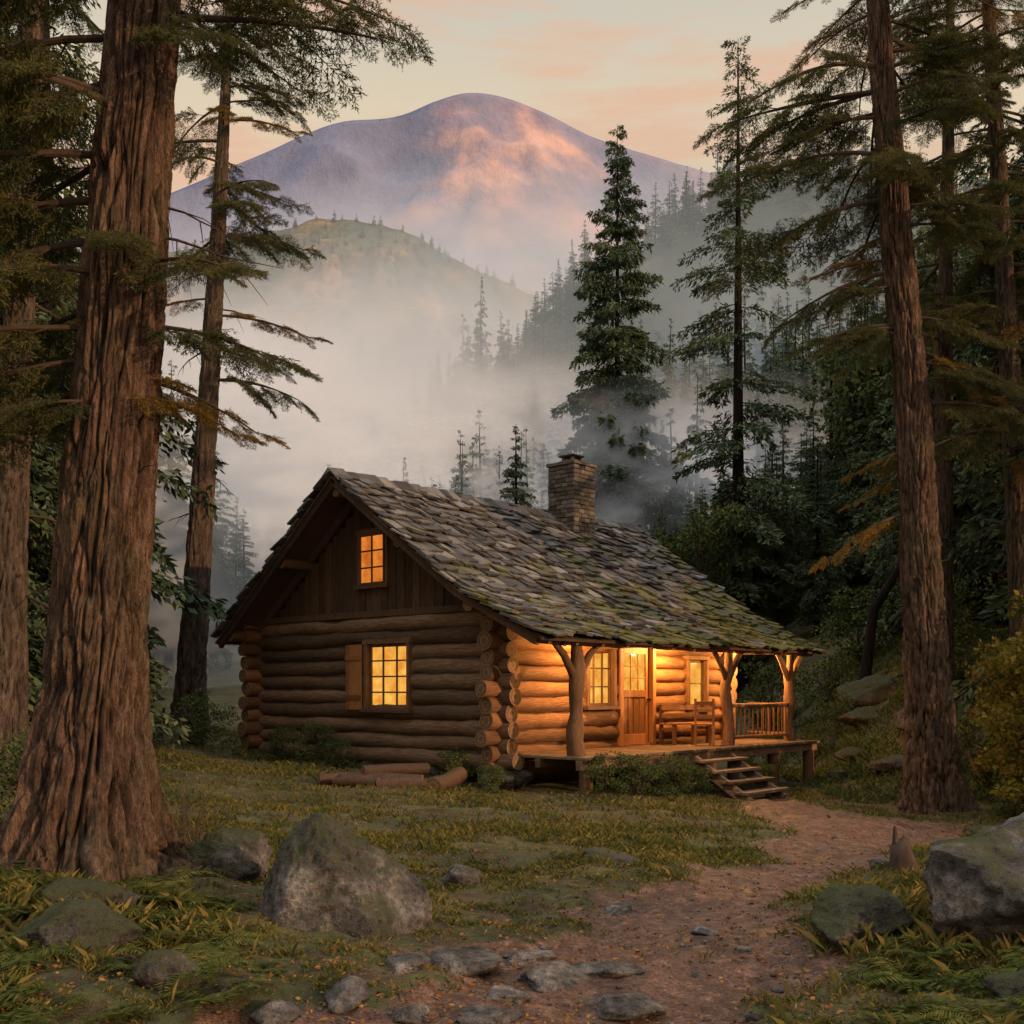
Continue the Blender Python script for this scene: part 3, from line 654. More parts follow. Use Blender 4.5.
for u,v,s in [(-.6,4.6,.7),(-.7,5.6,.6),(-.8,3.6,.5),(-.5,.6,.55),(.3,-2.2,.6),(1.2,-2.15,.6),(1.8,-2.2,.5),(2.3,-2.2,.65),(2.9,-2.3,.55),(-.9,-.6,.45),(5.6,-2.2,.5)]:
    x,y=to_xy(u,v); shrub(x,y,s)
for (x,y,s) in [(9.1,17.5,1.0),(9.9,18.5,1.15),(10.2,21.5,.9),(10.6,20,1.2)]: shrub(x,y,s,SHY,'yellow_shrub')
for (x,y,s) in [(-6.3,16.5,.8),(-7.2,17.5,1.0),(-8.2,23,1.6),(-9.5,25,1.8),(-6.9,24.6,1.0),(9.4,15.5,.8),(8.4,18.4,.6),(-4.8,11.5,.6),(-5.6,12.5,.9),(8.9,30,.9),(11.5,29,1.2),(9.9,27.3,.8),(10.8,26.5,.7),(8.0,29,.8),(12.2,31,1.5),(9.5,33,1.6),(11,35,2.0),(8.5,36,1.8)]: shrub(x,y,s)
tb=MB()
bx,by=-2.95,10.2
for i in range(16):
    a=rr.uniform(0,6.3); p=Vector((bx,by,gzf(bx,by)-.02)); d=Vector((math.cos(a)*.5,math.sin(a)*.5,1)); P=[p]
    for k in range(5): d=(d+Vector((rr.uniform(-.4,.4),rr.uniform(-.4,.4),rr.uniform(-.2,.2)))).normalized(); P.append(P[-1]+d*.13)
    tb.tube(P,[.008,.006,.005,.004,.003,.002],5,0)
    for k in range(1,6):
        d2=(d+Vector((rr.uniform(-1,1),rr.uniform(-1,1),rr.uniform(-.3,.6)))).normalized(); tb.tube([P[k],P[k]+d2*.12,P[k]+d2*.22],[.003,.002,.001],4,0)
tb.make('bare_bush',[TWIG])
st=MB(); bx,by=3.55,10.0; bz=gzf(bx,by)
st.tube([(bx,by,bz-.1),(bx,by,bz+.05),(bx,by,bz+.2),(bx+.03,by,bz+.3)],[.17,.12,.1,.03],14,0,None,amp=.6,fr=7)
st.tube([(bx-.05,by,bz+.1),(bx-.07,by,bz+.40)],[.05,.012],7,0,None,amp=.5,fr=9)
st.make('tree_stump',[TWIG])
# ------------------------------------------------------------------ LOG CABIN
cab=empty('log_cabin',(CX,CY,0),TH)
W=7.33; LN=7.6; RU0,RU1=-.98,9.3; VR=3.66
def rz(v):
    if v>VR: return 5.87-.78*(v-VR)
    if v>.3: return 5.87-.70*(VR-v)
    if v>-.3:
        t=(.3-v)/.6; return 3.518-.70*(.3-v)*(1-t*.5)-.45*(.3-v)*t*.5
    return rz(-.2999)+.45*(v+.3)
def segs(a,b,z,ops):
    out=[(a,b)]
    for (o0,o1,z0,z1) in ops:
        if z0-.06<z<z1+.06:
            n_=[]
            for p,q in out:
                if o1<=p or o0>=q: n_.append((p,q)); continue
                if o0>p: n_.append((p,o0))
                if o1<q: n_.append((o1,q))
            out=n_
    return out
gop=[(2.29,3.5,1.24,2.5)]
lop=[(2.4,3.22,1.3,2.4),(3.5,4.6,0.0,2.5),(6.0,6.7,1.24,2.25)]
lg=MB()
def logline(axis,const,a,b,z,r,m,seed):
    n=max(3,int((b-a)/.3)); P=[]
    for i in range(n+1):
        t=a+(b-a)*i/n; w=.035*mn.noise(Vector((t*.7+seed*5,seed,0))); w2=.035*mn.noise(Vector((t*.6,seed*3,9)))
        P.append((t,const+w,z+w2) if axis=='x' else (const+w,t,z+w2))
    R=[r*(1+.14*mn.noise(Vector((a+(b-a)*i/n,seed*2.2,4)))) for i in range(n+1)]
    lg.tube(P,R,16,m,2,amp=.2,fr=3,seed=seed)
for k in range(10):
    z=.30+.292*k
    for (a,b) in segs(-.36+rr.uniform(-.16,.08),W+.4+rr.uniform(-.1,.15),z,gop):
        logline('y',0,a,b,z,.158*rr.uniform(.88,1.04),1,k)
    logline('y',LN,-.35,W+.35,z,.155,1,k+30)
for k in range(10):
    z=.445+.292*k
    for (a,b) in segs(-.40+rr.uniform(-.15,.08),LN+.35+rr.uniform(-.1,.1),z,lop):
        logline('x',0,a,b,z,.158*rr.uniform(.9,1.03),0,k+50)
    logline('x',W,-.42+rr.uniform(-.12,.08),LN+.35,z,.158 if k<9 else .12,0,k+70)
logline('x',0,-.3,LN+.3,.16,.15,0,91); logline('x',W,-.3,LN+.3,.16,.15,0,92)
for v,r in ((VR,.13),(VR-1.8,.11),(VR+1.8,.11),(.0,.12),(W,.11)):
    logline('x',v,RU0+.15,RU1-.15,rz(v)-.22 if v!=VR else 5.56,r,0,int(v*10)+110)
lg.make('log_walls',[WX,WY,ENDA,ENDB],cab)
ch=MB(); 
ch.box(-.04,.04,.02,2.29,.1,3.0); ch.box(-.04,.04,3.5,W-.02,.1,3.0); ch.box(-.04,.04,2.291,3.499,.1,1.24); ch.box(-.04,.04,2.291,3.499,2.5,3.0)
for a,b in ((.05,2.4),(3.22,3.5),(4.6,6.0),(6.7,LN-.05)): ch.box(a,b,-.04,.04,.1,3.2)
ch.box(2.401,3.219,-.04,.04,.1,1.3); ch.box(2.401,3.219,-.04,.04,2.4,3.2); ch.box(3.501,4.599,-.04,.04,2.5,3.2); ch.box(6.001,6.699,-.04,.04,.1,1.24); ch.box(6.001,6.699,-.04,.04,2.25,3.2)
ch.box(LN-.04,LN+.04,.05,W-.05,.1,3.0); ch.box(.05,LN-.05,W-.04,W+.04,.1,2.9)
ch.make('chinking',[plain('chinking',(.10,.075,.05),.95)],cab)
gb=MB(); v=.25
while v<W-.2:
    w=rr.uniform(.17,.26); v1=min(v+w,W-.2)
    for (z0,z1) in ([(3.0,None)] if not (v1>3.05 and v<3.85) else [(3.0,3.72),(4.78,None)]):
        top=min(rz(v),rz(v1))-.12 if z1 is None else z1
        if top-z0<.03: continue
        d=rr.uniform(-.02,.02)
        gb.box(-.03+d,.03+d,v+.006,v1-.006,z0,top,0,.004)
    v=v1
v=.25
while v<W-.2:
    v1=min(v+.3,W-.2); gb.box(LN-.03,LN+.03,v,v1-.006,3.0,min(rz(v),rz(v1))-.12,0); v=v1
gb.make('gable_boards',[WDK],cab,.006)
g2=MB()
g2.box(-.16,-.055,.35,W-.3,3.06,3.2,0,.01)
for uo in (-.12,RU0+.12):
    for a,b in (((VR+.02),W+.35),((VR-.02),.3),(.3,-1.65)):
        g2.beam((uo,a,rz(a)-.15),(uo,b,rz(b)-.15),.09,.15,0)
g2.make('rake_rafters',[WDK],cab,.006)
def emis(name,c0,c1,st):
    m,nt,out=newmat(name); n=noise_n(nt,objco(nt),3.5,4,.6)
    r=ramp(nt,[(.3,c0),(.7,c1)],n); e=N(nt,'ShaderNodeEmission'); e.inputs[1].default_value=st
    nt.links.new(r.outputs[0],e.inputs[0])
    gl=N(nt,'ShaderNodeBsdfGlossy'); gl.inputs['Roughness'].default_value=.1; gl.inputs[0].default_value=(.05,.05,.05,1)
    ad=N(nt,'ShaderNodeAddShader'); nt.links.new(e.outputs[0],ad.inputs[0]); nt.links.new(gl.outputs[0],ad.inputs[1]); nt.links.new(ad.outputs[0],out.inputs[0]); return m
GL=emis('lit_glass',(.72,.22,.02),(1.0,.56,.10),1.05)
GLO=emis('lit_glass_upper',(.50,.10,.012),(.92,.29,.04),.92)
def window(name,axis,a0,a1,z0,z1,nc,nr,glass,depth=.17,fw=.07):
    mb=MB()
    def bx(a,b,d0,d1,zz0,zz1,m,j=.002):
        if axis=='y': mb.box(d0,d1,a,b,zz0,zz1,m,j)
        else: mb.box(a,b,d0,d1,zz0,zz1,m,j)
    f=-depth-.03
    bx(a0-fw,a0+.01,f,.06,z0-.02,z1+.02,0); bx(a1-.01,a1+fw,f,.06,z0-.02,z1+.02,0)
    bx(a0-fw-.03,a1+fw+.03,f-.01,.061,z1+.02,z1+.11,0); bx(a0-fw-.05,a1+fw+.05,f-.05,.061,z0-.09,z0-.02,0)
    d=-.10
    bx(a0+.01,a0+.05,d,d+.05,z0,z1,0,0); bx(a1-.05,a1-.01,d,d+.05,z0,z1,0,0)
    bx(a0+.05,a1-.05,d,d+.05,z1-.04,z1+.018,0,0); bx(a0+.05,a1-.05,d,d+.05,z0-.018,z0+.04,0,0)
    for i in range(1,nc): c=a0+(a1-a0)*i/nc; bx(c-.016,c+.016,d+.005,d+.04,z0+.04,z1-.04,0,0)
    for i in range(1,nr): c=z0+(z1-z0)*i/nr; bx(a0+.05,a1-.05,d+.008,d+.038,c-.015,c+.015,0,0)
    bx(a0+.01,a1-.01,-.055,-.045,z0-.01,z1+.01,1,0)
    return mb.make(name,[WZ,glass],cab,.004)
window('window_gable','y',2.29,3.5,1.24,2.5,3,4,GL)
window('window_loft','y',3.05,3.85,3.74,4.76,2,3,GLO,.05,.06)
window('window_porch','x',2.4,3.22,1.3,2.4,3,3,GL)
window('window_porch_small','x',6.0,6.7,1.24,2.25,1,2,GL)
shu=MB()
for i in range(4): shu.box(-.23,-.20,3.60+i*.125,3.72+i*.125,1.2,2.52,0,.003)
shu.box(-.25,-.231,3.6,4.095,1.4,1.5,0); shu.box(-.25,-.231,3.6,4.095,2.2,2.3,0)
shu.make('shutter',[WDOOR],cab,.004)
dr=MB()
dr.box(3.42,3.53,-.2,.06,.45,2.5,0,.003); dr.box(4.57,4.68,-.2,.06,.45,2.5,0,.003); dr.box(3.38,4.72,-.215,.061,2.5,2.62,0,.003)
dr.box(3.53,4.57,-.18,.06,.44,.49,0)
y0,y1=-.10,-.05
dr.box(3.535,3.66,y0,y1,.49,2.49,0); dr.box(4.44,4.565,y0,y1,.49,2.49,0); dr.box(3.66,4.44,y0,y1,2.35,2.49,0); dr.box(3.66,4.44,y0,y1,1.45,1.6,0); dr.box(3.66,4.44,y0,y1,.49,.68,0)
dr.box(3.66,4.44,-.075,-.06,.68,1.45,0)
for i in range(1,4): dr.box(3.66+.78*i/4-.015,3.66+.78*i/4+.015,-.09,-.076,.68,1.45,0)
dr.box(3.66,4.44,-.07,-.06,1.6,2.35,1)
for i in range(1,3): dr.box(3.66+.78*i/3-.012,3.66+.78*i/3+.012,-.095,-.071,1.6,2.35,0)
for i in range(1,3): dr.box(3.66,4.44,-.093,-.072,1.6+.75*i/3-.012,1.6+.75*i/3+.012,0)
dr.tube([(4.5,-.10,1.4),(4.5,-.16,1.4)],[.018,.03],10,2); dr.make('door',[WDOOR,GL,IRON],cab,.005)
rd=MB()
prof=[8.0-.27]+[W-.3,5.5,VR,2,.9,.3,0,-.3,-1,-1.8]
for a,b in zip(prof[:-1],prof[1:]):
    V=[]
    for u in (RU0+.03,RU1-.03):
        V+=[(u,a,rz(a)-.03),(u,b,rz(b)-.03),(u,b,rz(b)-.075),(u,a,rz(a)-.075)]
    rd.add(V,[(0,1,5,4),(3,7,6,2),(0,3,2,1),(4,5,6,7),(0,4,7,3),(1,2,6,5)],0)
rd.make('roof_deck',[WDK],cab)
sm,nt,out=newmat('roof_shakes'); o=objco(nt); isl=N(nt,'ShaderNodeNewGeometry').outputs['Random Per Island']
n1=noise_n(nt,o,3,5,.75,(9,1.5,1.5)); n2=noise_n(nt,o,.9,5,.65); n3=noise_n(nt,o,9,5,.7)
c=ramp(nt,[(0,(.032,.029,.028)),(.45,(.068,.063,.060)),(.85,(.115,.108,.102)),(1,(.21,.195,.18))],isl).outputs[0]
c=mixc(nt,1.0,c,ramp(nt,[(.3,.5),(.7,1.4)],n1).outputs[0],'MULTIPLY')
sx=N(nt,'ShaderNodeSeparateXYZ'); nt.links.new(o,sx.inputs[0])
mk=math_n(nt,'ADD',n2,math_n(nt,'MULTIPLY',sx.outputs[1],-.05)); mk=math_n(nt,'ADD',mk,math_n(nt,'MULTIPLY',math_n(nt,'SUBTRACT',n3,.5),.4))
mk=math_n(nt,'ADD',mk,math_n(nt,'MULTIPLY',sx.outputs[0],.014))
c=mixc(nt,ramp(nt,[(.52,0),(.62,.85)],mk).outputs[0],c,(.10,.10,.024))
bsdf(nt,out,c,.85,[(n1,.8,.025)],.3)
sh=MB()
def roofside(vs,sign):
    pts=[Vector((0,v,rz(v))) for v in vs]; cum=[0]
    for a,b in zip(pts[:-1],pts[1:]): cum.append(cum[-1]+(b-a).length)
    tot=cum[-1]
    def at(s):
        s=max(-.2,min(tot+.25,s)); i=0
        while i<len(cum)-2 and cum[i+1]<s: i+=1
        d=(pts[i+1]-pts[i]).normalized(); return pts[i]+d*(s-cum[i]),d
    s=tot-.38; 
    while s>-.15:
        u=RU0-.03+rr.uniform(-.07,.03)
        while u<RU1:
            w=rr.uniform(.13,.36); u1=min(u+w,RU1+.05)
            ln=.46+rr.uniform(-.07,.11); s0=s+rr.uniform(-.03,.03)
            a,d=at(s0); b,d2=at(s0+ln); 
            dd=(b-a).normalized(); nn=Vector((0,-dd.z,dd.y)); 
            if nn.z<0: nn=-nn
            sag=.045*mn.noise(Vector((u*.5,s*.5,sign)))-.04*math.sin(math.pi*(u-RU0)/(RU1-RU0))
            lift=.055+rr.uniform(-.012,.05)+sag; th=rr.uniform(.024,.055); tw=rr.uniform(-.022,.022); sk=rr.uniform(-.03,.03)
            A=a+nn*(.0+sag); B=b+nn*lift
            V=[]
            for (p,up) in ((A,0),(B,1)):
                for uu,t_ in ((u+.005,tw),(u1-.005,-tw)):
                    for q in (0,th): 
                        V.append(Vector((uu+(sk if up else 0),p.y,p.z))+nn*(q+(t_ if up else 0)))
            jag=rr.uniform(-.05,.05)
            for q in (4,5): V[q]=V[q]+dd*jag
            F=[(0,2,3,1),(4,5,7,6),(1,3,7,5),(0,4,6,2),(0,1,5,4),(2,6,7,3)]
            if sign<0: F=[f[::-1] for f in F]
            sh.add(V,F,0); u=u1
        s-=.27+rr.uniform(-.015,.015)
roofside([VR-.0,2.5,1.2,.3,0,-.3,-1,-1.8],1)
roofside([VR+.0,5,6,W+.4],-1)
u=RU0-.05
while u<RU1:
    w=rr.uniform(.2,.35)
    for sg in (1,-1):
        V=[];t=rr.uniform(.0,.04)
        for uu,l in ((u,.0),(u+w+.08,.03)):
            sg_=.04*math.sin(math.pi*(uu-RU0)/(RU1-RU0))
            for q in (0,.03): V.append((uu,VR,5.93+l+q-sg_+t)); V.append((uu,VR-sg*.3,5.93-.24+l+q-sg_+t))
        sh.add(V,[(0,1,3,2),(4,6,7,5),(2,3,7,6),(0,4,5,1),(1,5,7,3),(0,2,6,4)],0)
    u+=w
sh.make('roof_shakes',[sm],cab)
cm_,nt,out=newmat('chimney_stone'); isl=N(nt,'ShaderNodeNewGeometry').outputs['Random Per Island']; n1=noise_n(nt,objco(nt),12,5,.7)
c=ramp(nt,[(0,(.05,.042,.037)),(.5,(.09,.078,.068)),(1,(.15,.13,.112))],isl).outputs[0]
c=mixc(nt,1.0,c,ramp(nt,[(.3,.6),(.7,1.3)],n1).outputs[0],'MULTIPLY'); bsdf(nt,out,c,.9,[(n1,.7,.02)])
cy=MB(); cu0,cv0,hs=6.1,3.25,.40
cy.box(cu0-hs+.03,cu0+hs-.03,cv0-hs+.03,cv0+hs-.03,4.9,6.95,0)
z=5.0; k=0
while z<6.9:
    h=.105
    for side in range(4):
        n_=3 if (k+side)%2 else 4; a=-hs
        for i in range(n_):
            w=2*hs/n_; p0=a+i*w+.006; p1=a+(i+1)*w-.006; d=rr.uniform(0,.024)
            if side==0: cy.box(cu0+p0,cu0+p1,cv0-hs-d,cv0-hs+.05,z,z+h-.012,1,.004)
            if side==1: cy.box(cu0+p0,cu0+p1,cv0+hs-.05,cv0+hs+d,z,z+h-.012,1,.004)
            if side==2: cy.box(cu0-hs-d,cu0-hs+.05,cv0+p0,cv0+p1,z,z+h-.012,1,.004)
            if side==3: cy.box(cu0+hs-.05,cu0+hs+d,cv0+p0,cv0+p1,z,z+h-.012,1,.004)
    z+=h; k+=1
cy.box(cu0-hs-.04,cu0+hs+.04,cv0-hs-.04,cv0+hs+.04,z+.002,z+.07,1,.01)
cy.box(cu0-.24,cu0+.24,cv0-.24,cv0+.24,z+.071,z+.15,1,.01)
for a in (-.17,.09):
    for b in (-.17,.09): cy.box(cu0+a,cu0+a+.08,cv0+b,cv0+b+.08,z+.151,z+.24,1,.004)
cy.box(cu0-.22,cu0+.22,cv0-.22,cv0+.22,z+.245,z+.29,2,.0)
cy.make('chimney',[plain('mortar',(.08,.068,.058),.95),cm_,IRON],cab,.006)
dk=MB(); dk0,dk1=.05,8.75
u=dk0
while u<dk1:
    w=.17; dk.box(u+.004,min(u+w,dk1)-.004,-1.92+rr.uniform(-.03,.02),-.16,.39+rr.uniform(-.004,.004),.44+rr.uniform(0,.006),0); u+=w
dk.box(LN+.18,8.75,-.155,2.0,.39,.44,0)
dk.box(dk0,dk1-.02,-1.85,-1.72,.22,.385,0,.01); dk.box(dk0,dk1-.02,-.9,-.8,.22,.385,0,.01); dk.box(8.55,8.68,-1.7,2.0,.22,.384,0,.01)
dk.make('porch_deck',[WDECK],cab,.006)
sp=MB()
for u in (.3,1.9,3.4,5.2,6.9,8.5):
    x,y=to_xy(u,-1.75); b=gzf(x,y); sp.tube([(u,-1.75,b-.2),(u,-1.75,.22)],[.13,.12],10,0,1,amp=.2,seed=int(u*3))
sp.tube([(8.5,.8,-.6),(8.5,.8,.22)],[.13,.12],10,0,1)
sp.make('deck_piers',[WZ,ENDA,ENDB],cab)
pp=MB()
def post(u,v,r,top,seed,Lb=.55):
    P=[];R=[]
    for i in range(9):
        t=i/8; P.append((u+.10*mn.noise(Vector((seed,t*2.5,0))),v+.08*mn.noise(Vector((0,t*2.5,seed))),.44+(top-.44)*t)); R.append(r*(1.25-.35*t+.14*math.sin(t*9+seed)))
    pp.tube(P,R,14,0,None,amp=.45,fr=5,seed=seed)
    for sg in (-1,1):
        pp.tube([(u+sg*.02,v,top-.62),(u+sg*.16,v,top-.42),(u+sg*.36,v,top-.17),(u+sg*Lb,v,top+.02)],[r*.62,r*.6,r*.55,r*.5],10,0,None,amp=.5,fr=6,seed=seed+sg)
pt=rz(-1.5)-.24
post(.36,-1.5,.125,pt,1,.62); post(5.4,-1.5,.105,pt,2); post(8.1,-1.5,.105,pt,3); post(8.55,.3,.09,rz(.3)-.4,4,.4)
pp.make('porch_posts',[WZ,ENDA,ENDB],cab)
lg=MB(); logline('x',-1.5,RU0+.15,RU1-.2,pt+.08,.095,0,140); logline('y',8.55,-1.7,2.2,pt+.12,.07,1,141)
for i in range(13):
    u=RU0+.35+i*.74; lg.tube([(u,.2,rz(.2)-.14),(u,-.3,rz(-.3)-.13),(u,-1.72,rz(-1.72)-.13)],[.05,.05,.045],8,1,2)
lg.make('porch_beams',[WX,WY,ENDA,ENDB],cab)
rl=MB()
def rail(u0,v0,u1,v1):
    rl.tube([(u0,v0,1.28),((u0+u1)/2,(v0+v1)/2,1.26),(u1,v1,1.28)],.045,8,0,None,amp=.2); rl.tube([(u0,v0,.60),(u1,v1,.60)],.035,8,0,None,amp=.2)
    n_=int(math.hypot(u1-u0,v1-v0)/.17)
    for i in range(1,n_):
        t=i/n_; rl.tube([(u0+(u1-u0)*t,v0+(v1-v0)*t,.6),(u0+(u1-u0)*t+rr.uniform(-.015,.015),v0+(v1-v0)*t,1.26)],.020,6,1)
rail(5.4,-1.5,8.1,-1.5); rail(8.1,-1.5,8.5,-.2)
rl.make('porch_railing',[WX,WZ],cab)
stp=MB(); xg,yg=to_xy(4.2,-2.9); g0=gzf(xg,yg)
nst=4; rise=(.44-g0)/(nst+1)
for i in range(nst):
    zt=.44-rise*(i+1); v0=-1.95-.30*i
    for q in (0,1): stp.box(3.35+rr.uniform(-.04,.04),4.95+rr.uniform(-.04,.04),v0-.30+q*.155,v0-.30+q*.155+.145,zt-.055,zt,0,.004)
for u in (3.45,4.75): 
    stp.beam((u,-1.93,.25),(u,-3.15,g0-.02),.09,.2,0)
    for i in range(nst): stp.box(u-.045,u+.045,-1.95-.3*i-.27,-1.95-.3*i-.03,.44-rise*(i+1)-rise*.9,.44-rise*(i+1)-.056,0)
stp.make('porch_steps',[WDECK],cab,.006)
for i,(u,v) in enumerate([(-.15,.0),(-.1,1.8),(-.1,3.6),(-.1,5.5),(-.1,7.3),(-.15,-.25),(.2,-.3)]):
    inst('foundation_stone',rockmesh('fs%d'%i,200+i,3),cab,(u,v,.02),(0,0,i),(.26,.32,.2))
bn=empty('wooden_bench',(*to_xy(5.35,-.5),.445),TH); mb=MB()
for i in range(3): mb.box(-.75,.75,-.2+i*.14,-.075+i*.14,.42,.46,0,.003)
for a in (-.68,.62): mb.box(a,a+.07,-.18,-.11,0,.42,0); mb.box(a,a+.07,.15,.22,0,.85,0); mb.box(a+.005,a+.065,-.11,.15,.3,.36,0)
for i in range(2): mb.box(-.72,.72,.125,.149,.56+i*.16,.66+i*.16,0,.003)
mb.make('bench_frame',[WX],bn,.004)
cr=empty('wooden_chair',(*to_xy(5.0,-1.15),.445),TH+2.3); mb=MB()
mb.box(-.22,.22,-.22,.22,.42,.46,0)
for a in (-.21,.16):
    for b in (-.21,.16): mb.box(a,a+.05,b,b+.05,0,.42 if b<0 else .419,0)
    mb.box(a,a+.05,.165,.205,.461,.98,0)
for i in range(3): mb.box(-.16,.16,.172,.192,.56+i*.14,.64+i*.14,0)
mb.make('chair_frame',[WDOOR],cr,.004)
lam,nt,out=newmat('lantern_glow'); e=N(nt,'ShaderNodeEmission'); e.inputs[0].default_value=(1,.62,.25,1); e.inputs[1].default_value=14; nt.links.new(e.outputs[0],out.inputs[0])
for u,v,pw in ((1.7,-.75,220),(4.9,-.7,270),(7.7,-.9,330)):  # last lantern is added to light the ground right of the porch
    zt=rz(v)-.12; le=empty('porch_lantern',(*to_xy(u,v),0),TH); mb=MB()
    zz=zt-.34
    mb.box(-.07,.07,-.07,.07,zz+.17,zz+.19,0); mb.box(-.06,.06,-.06,.06,zz,zz+.015,0)
    for a in (-.055,.045):
        for b in (-.055,.045): mb.box(a,a+.01,b,b+.01,zz+.015,zz+.17,0)
    mb.tube([(0,0,zz+.19),(0,0,zt+.05)],.006,5,0)
    mb.tube([(0,0,zz+.03),(0,0,zz+.06),(0,0,zz+.12),(0,0,zz+.15)],[.012,.032,.032,.01],10,1)
    mb.make('lantern_body',[IRON,lam],le)
    L=bpy.data.lights.new('lantern_light','POINT'); L.energy=pw; L.color=(1,.45,.12); L.shadow_soft_size=.06
    lo_=bpy.data.objects.new('lantern_light',L); lo_.location=(0,0,zz-.1); link(lo_,le)
lp=MB()
for i,(x,y,dz,a,L,r) in enumerate([(-2.55,18.9,.1,.25,1.5,.12),(-2.2,18.6,.1,-.15,1.4,.11),(-2.0,18.95,.27,.5,1.2,.1),(-1.1,18.6,.12,1.1,.9,.15),(-1.75,18.3,.08,.1,1.0,.1),(-2.6,18.4,.07,-.3,.8,.09)]):
    b=gzf(x,y)+dz; dx=math.cos(a)*L/2; dy=math.sin(a)*L/2
    lp.tube([(x-dx,y-dy,b),(x,y,b+.02),(x+dx,y+dy,b+(.12 if i==3 else .0))],[r,r*1.05,r*.95],12,0,1,amp=.25,fr=5,seed=i)
lp.make('log_pile',[WDK,ENDA,ENDB])
# ------------------------------------------------------------------ mist banks (thin translucent fog sheets standing in the valley)
def mist(x,y,z,rx,rzz,alpha,seed,nsc=1.6,lo=.35,hi=.62,colr=(.74,.84,1.0),base=0.0,curve=.25,fp=1.2):
    m,nt,out=newmat('mist_%d'%seed); o=objco(nt)
    s=N(nt,'ShaderNodeSeparateXYZ'); nt.links.new(o,s.inputs[0])
    r2=math_n(nt,'ADD',math_n(nt,'MULTIPLY',s.outputs[0],s.outputs[0]),math_n(nt,'MULTIPLY',s.outputs[2],s.outputs[2]))
    f=math_n(nt,'SUBTRACT',1.0,r2,clamp=True); f=math_n(nt,'POWER',f,fp)
    mp=N(nt,'ShaderNodeMapping'); mp.inputs['Location'].default_value=(seed*1.7,0,seed*.9); mp.inputs['Scale'].default_value=(rx/rzz*.7,1,1.0); nt.links.new(o,mp.inputs[0])
    n=noise_n(nt,mp.outputs[0],nsc,5,.55)
    r=ramp(nt,[(lo,base),(hi,1)],n).outputs[0]
    a=math_n(nt,'MULTIPLY',math_n(nt,'MULTIPLY',f,r),alpha,clamp=True)
    d=N(nt,'ShaderNodeBsdfDiffuse'); t=N(nt,'ShaderNodeBsdfTranslucent'); tr=N(nt,'ShaderNodeBsdfTransparent')
    d.inputs[0].default_value=(*colr,1); t.inputs[0].default_value=(*colr,1)
    mx=N(nt,'ShaderNodeMixShader'); mx.inputs[0].default_value=.35; nt.links.new(d.outputs[0],mx.inputs[1]); nt.links.new(t.outputs[0],mx.inputs[2])
    m2=N(nt,'ShaderNodeMixShader'); nt.links.new(a,m2.inputs[0]); nt.links.new(tr.outputs[0],m2.inputs[1]); nt.links.new(mx.outputs[0],m2.inputs[2]); nt.links.new(m2.outputs[0],out.inputs[0])
    g=np.linspace(-1,1,25); A,B=np.meshgrid(g,g); V=np.stack([A.ravel(),(curve*A**2+.08*np.sin(A*5+B*3)+.35*(B)).ravel(),B.ravel()],1)
    I=(np.arange(24)[:,None]*25+np.arange(24)[None,:]).ravel(); F=np.stack([I,I+1,I+26,I+25],1)
    inst('valley_mist',fast_mesh('mist',V,F,[m],smooth=True),None,(x,y,z),(0,0,0),(rx,rx*.2,rzz))
mist(5,86,18,26,11,.95,1,1.4,.36,.58,base=.1)
mist(-19,118,27,36,21,1.0,2,1.3,.32,.56,base=.3)
mist(-42,228,54,66,38,1.0,3,1.2,.30,.55,base=.5)
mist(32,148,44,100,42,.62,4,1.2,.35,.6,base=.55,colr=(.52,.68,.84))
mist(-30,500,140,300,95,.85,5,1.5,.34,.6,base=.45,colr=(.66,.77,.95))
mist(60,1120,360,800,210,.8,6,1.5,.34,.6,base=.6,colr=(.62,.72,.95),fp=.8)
mist(13,66,13.5,18,8,.75,7,1.5,.36,.6,base=.15)
mist(-13,44,8,12,9,.6,8,1.4,.34,.6,base=.35)
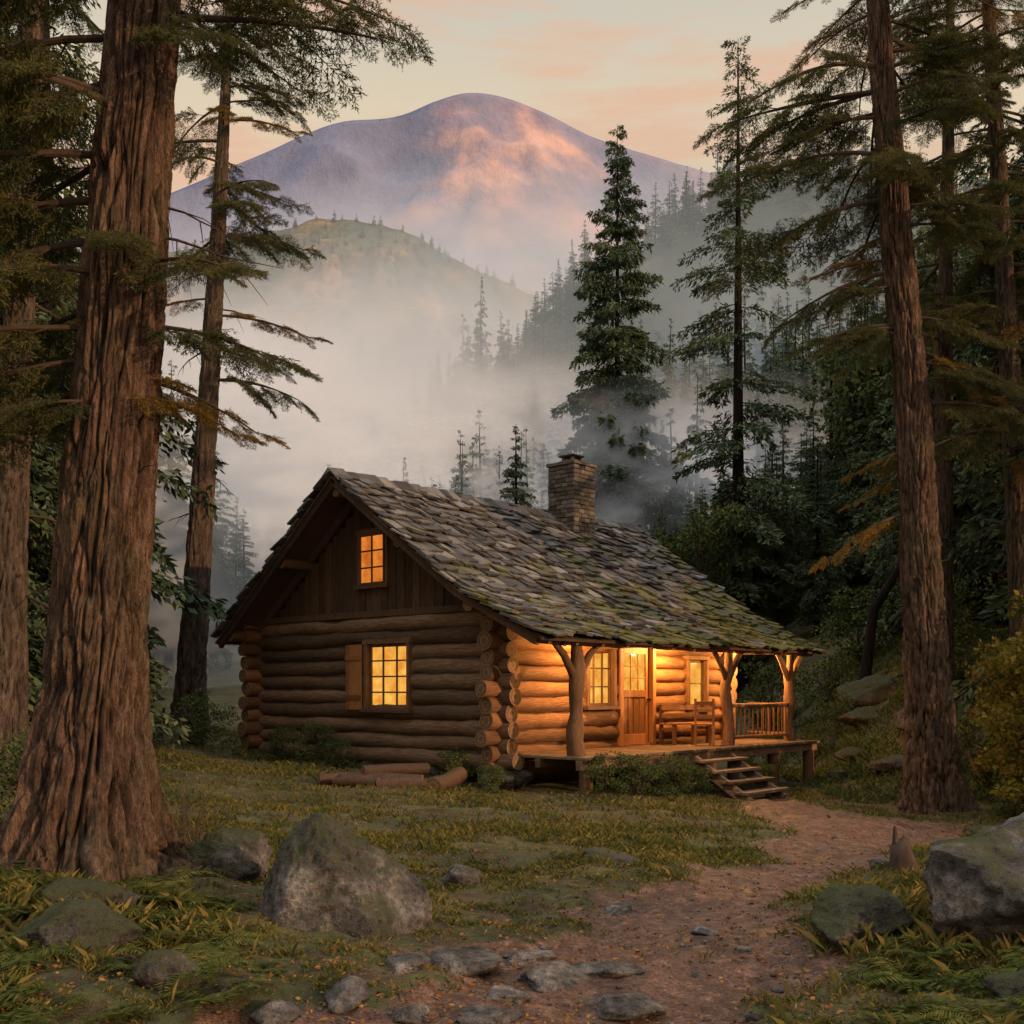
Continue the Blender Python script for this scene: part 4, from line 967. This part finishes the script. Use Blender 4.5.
# ------------------------------------------------------------------ world + sun + camera
SE=math.radians(12); az=math.atan2(-.52,.85)
sv=Vector((math.cos(az)*math.cos(SE),math.sin(az)*math.cos(SE),math.sin(SE)))
w=bpy.data.worlds.new('World'); sc.world=w; w.use_nodes=True; nt=w.node_tree; nt.nodes.clear()
out=N(nt,'ShaderNodeOutputWorld'); bg=N(nt,'ShaderNodeBackground'); nt.links.new(bg.outputs[0],out.inputs[0])
sky=N(nt,'ShaderNodeTexSky'); sky.sky_type='NISHITA'; sky.sun_disc=False; sky.sun_elevation=SE; sky.sun_rotation=math.pi/2-az
tc=N(nt,'ShaderNodeTexCoord').outputs['Generated']; sx=N(nt,'ShaderNodeSeparateXYZ'); nt.links.new(tc,sx.inputs[0])
r=ramp(nt,[(0,(.74,.60,.46)),(.36,(.90,.68,.44)),(.44,(.86,.70,.49)),(.53,(.68,.63,.52)),(.66,(.70,.71,.68)),(1,(.74,.80,.86))],sx.outputs[2])
cl=noise_n(nt,tc,3.4,5,.62,(1.0,1.0,6.0))
cf=ramp(nt,[(.48,0),(.60,.75)],cl).outputs[0]
c=mixc(nt,cf,r.outputs[0],(.86,.53,.36))
sk=mixc(nt,1.0,sky.outputs[0],(.05,.05,.05),'MULTIPLY')
c=mixc(nt,.10,c,sk)
boost=ramp(nt,[(.56,0),(.85,1)],sx.outputs[2]).outputs[0]  # extra brightness added to the unseen zenith to lift ambient light
nt.links.new(c,bg.inputs[0]); nt.links.new(math_n(nt,'MULTIPLY_ADD',boost,1.5,1.0),bg.inputs[1])
L=bpy.data.lights.new('sun','SUN'); L.energy=3.4; L.angle=math.radians(.8); L.color=(1,.58,.30)
so=bpy.data.objects.new('sun',L); so.rotation_euler=sv.to_track_quat('Z','Y').to_euler(); so.location=(20,-10,20); link(so)
cam=bpy.data.cameras.new('camera'); cam.lens=38.67; cam.sensor_width=36; cam.clip_end=12000; cam.clip_start=.05; cam.shift_y=178/1024
co=bpy.data.objects.new('camera',cam); co.location=(0,0,1.6); co.rotation_euler=(math.pi/2,0,0); link(co); sc.camera=co
sc.view_settings.view_transform='Standard'; sc.view_settings.look='None'; sc.view_settings.exposure=0
